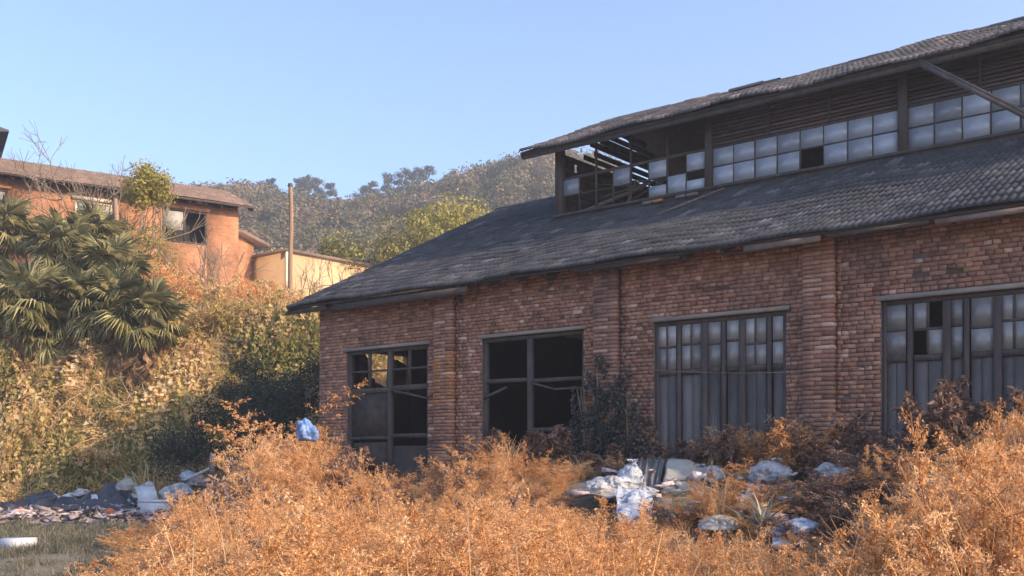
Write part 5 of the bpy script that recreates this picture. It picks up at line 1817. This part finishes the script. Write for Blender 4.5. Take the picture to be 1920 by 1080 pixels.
crate('foam_box', 258, 938, 310, 972, 25.2, 0.45, M['foam'], 'white foam box in front of the big white sack', 'box', 0.25)
panel('white_board', 252, 912, 290, 938, 26.4, 26.8, M['foam'], 'tilted white board standing behind the foam box', 'board', 0.05, -8)
blob('sack', at(330, 926, 26.2), 0.40, 0.32, 0.31, M['sack'], 'big white sack right of the foam box', 'sack', 21, 0.2, rot=0.4)
blob('sack', at(236, 912, 27.6), 0.25, 0.24, 0.27, M['mattress'], 'beige tied sack at the foot of the bank', 'sack', 22, 0.2, tie=True)
blob('sack', at(372, 905, 27.0), 0.30, 0.26, 0.22, M['litter'], 'pinkish mixed rubbish bag below the white post', 'sack', 23, 0.3)
blob('orange_bag', at(206, 966, 24.6), 0.19, 0.17, 0.20, M['orange_plastic'], 'upright dull orange bag in front of the black tarp', 'bag', 29, 0.25)
blob('orange_bag', at(42, 967, 24.6), 0.22, 0.2, 0.2, M['orange_plastic'], 'crumpled orange bag on the left end of the tarp', 'bag', 24, 0.35)
blob('orange_bag', at(297, 986, 23.0), 0.15, 0.14, 0.07, M['orange_plastic'], 'small orange scrap in the weeds below the foam box', 'bag', 25, 0.35)
crate('white_block', 0, 1010, 60, 1037, 17.4, 0.3, M['foam'], 'white foam block lying alone on the grass', 'block', -0.15, False)
panel('grey_board', 325, 972, 386, 1000, 20.5, 22.0, M['grey_board'], 'flat grey board at the edge of the orange weeds', 'board', 0.03)
panel('pale_plank', 188, 1012, 222, 1017, 20.0, 20.4, M['wood_pale'], 'short pale plank lying on the grass', 'plank', 0.03)
panel('white_post', 393, 850, 403, 892, 27.2, 27.25, M['grey_board'], 'pale upright post at the right end of the rubbish', 'post', 0.06)
e = beam(at(345, 900, 26.8), at(392, 878, 27.0), 0.06, 0.05).obj('white_pole', M['foam']); tag(e, 'white pole leaning across the rubbish by the pale post', 'pole')
blob('black_bag', at(22, 1062, 15.2), 0.10, 0.08, 0.09, M['black_tarp'], 'small black scrap on the grass in the bottom corner', 'bag', 26, 0.4)
blob('blue_bag', at(577, 812, 17.6), 0.20, 0.15, 0.27, M['blue_plastic'], 'blue plastic bag caught in the weeds by the workshop corner', 'bag', 27, 0.35)
blob('sack', at(445, 935, 21.2), 0.20, 0.18, 0.14, M['sack'], 'grey-white bag showing through the weeds left of centre', 'sack', 28, 0.3)
for k, (px, py, Y, rx, rz, mt_, lb) in enumerate((
        (275, 915, 27.4, 0.22, 0.20, 'sack', 'small white bag behind the tilted white board'), (355, 895, 27.2, 0.24, 0.22, 'sack_blue', 'blue-white bag on top of the rubbish by the pale post'),
        (150, 925, 28.0, 0.26, 0.16, 'sack', 'low white bag on the back edge of the black tarp'), (92, 935, 27.6, 0.22, 0.16, 'black_tarp', 'dark bag on the left half of the black tarp'),
        (180, 958, 25.4, 0.22, 0.13, 'litter', 'mixed rag heap left of the upright orange bag'), (120, 975, 24.2, 0.26, 0.12, 'litter', 'flat rag heap in front of the black tarp'),
        (390, 930, 24.6, 0.24, 0.2, 'litter', 'pinkish rag bag at the edge of the weeds below the pale post'))):
    blob('sack', at(px, py, Y), rx, rx * 0.85, rz, M[mt_], lb, 'sack', 60 + k, 0.3, rot=k)
# mixed small litter
rs = np.random.default_rng(95)
g = Geo()
for k in range(1400):
    px = rs.uniform(-30, 430); Y = rs.uniform(22.5, 28.8)
    if k > 1250:
        px = rs.uniform(1080, 1640); Y = rs.uniform(12.2, 15.6)
    x = (px - 960) / F * Y; z = gz_at(px, Y)
    s = rs.uniform(0.02, 0.11) * (0.6 if k > 1250 else 1)
    A = rs.normal(0, 1, 3) * s; B_ = rs.normal(0, 1, 3) * s; A[2] *= 0.4; B_[2] *= 0.4
    Cn = norm(np.cross(A, B_)) * 0.01
    c = np.array([x, Y, z + rs.uniform(0.02, 0.30)])
    P = [c - A - B_, c + A - B_, c + A + B_, c - A + B_]
    P = np.array(P + [q + Cn * (1 + 60 * s * rs.random()) for q in P]) + rs.normal(0, s * 0.3, (8, 3))
    g.box8(P, rs.random())
o = g.obj('litter', M['litter'], kind='stuff'); o['label'] = 'scattered small litter at the foot of the bank'; o['category'] = 'litter'
print('objects', len(bpy.data.objects))

# ------------------------------------------------------------------ the air between here and the hill
hz_ = Geo()
P = [(-700, -60, -3.0), (700, -60, -3.0), (700, 520, -3.0), (-700, 520, -3.0)]
hz_.box8(P + [(p[0], p[1], 75.0) for p in P])
hm, nt, N, L = _new('thin_blue_air')
vo = N.new('ShaderNodeVolumePrincipled'); vo.inputs['Color'].default_value = (0.86, 0.9, 1.0, 1); vo.inputs['Density'].default_value = 0.0014
vo.inputs['Anisotropy'].default_value = 0.2
ou = N.new('ShaderNodeOutputMaterial'); L.new(vo.outputs[0], ou.inputs['Volume'])
hm.cycles.homogeneous_volume = True
hz_.obj('haze', hm, kind='stuff')
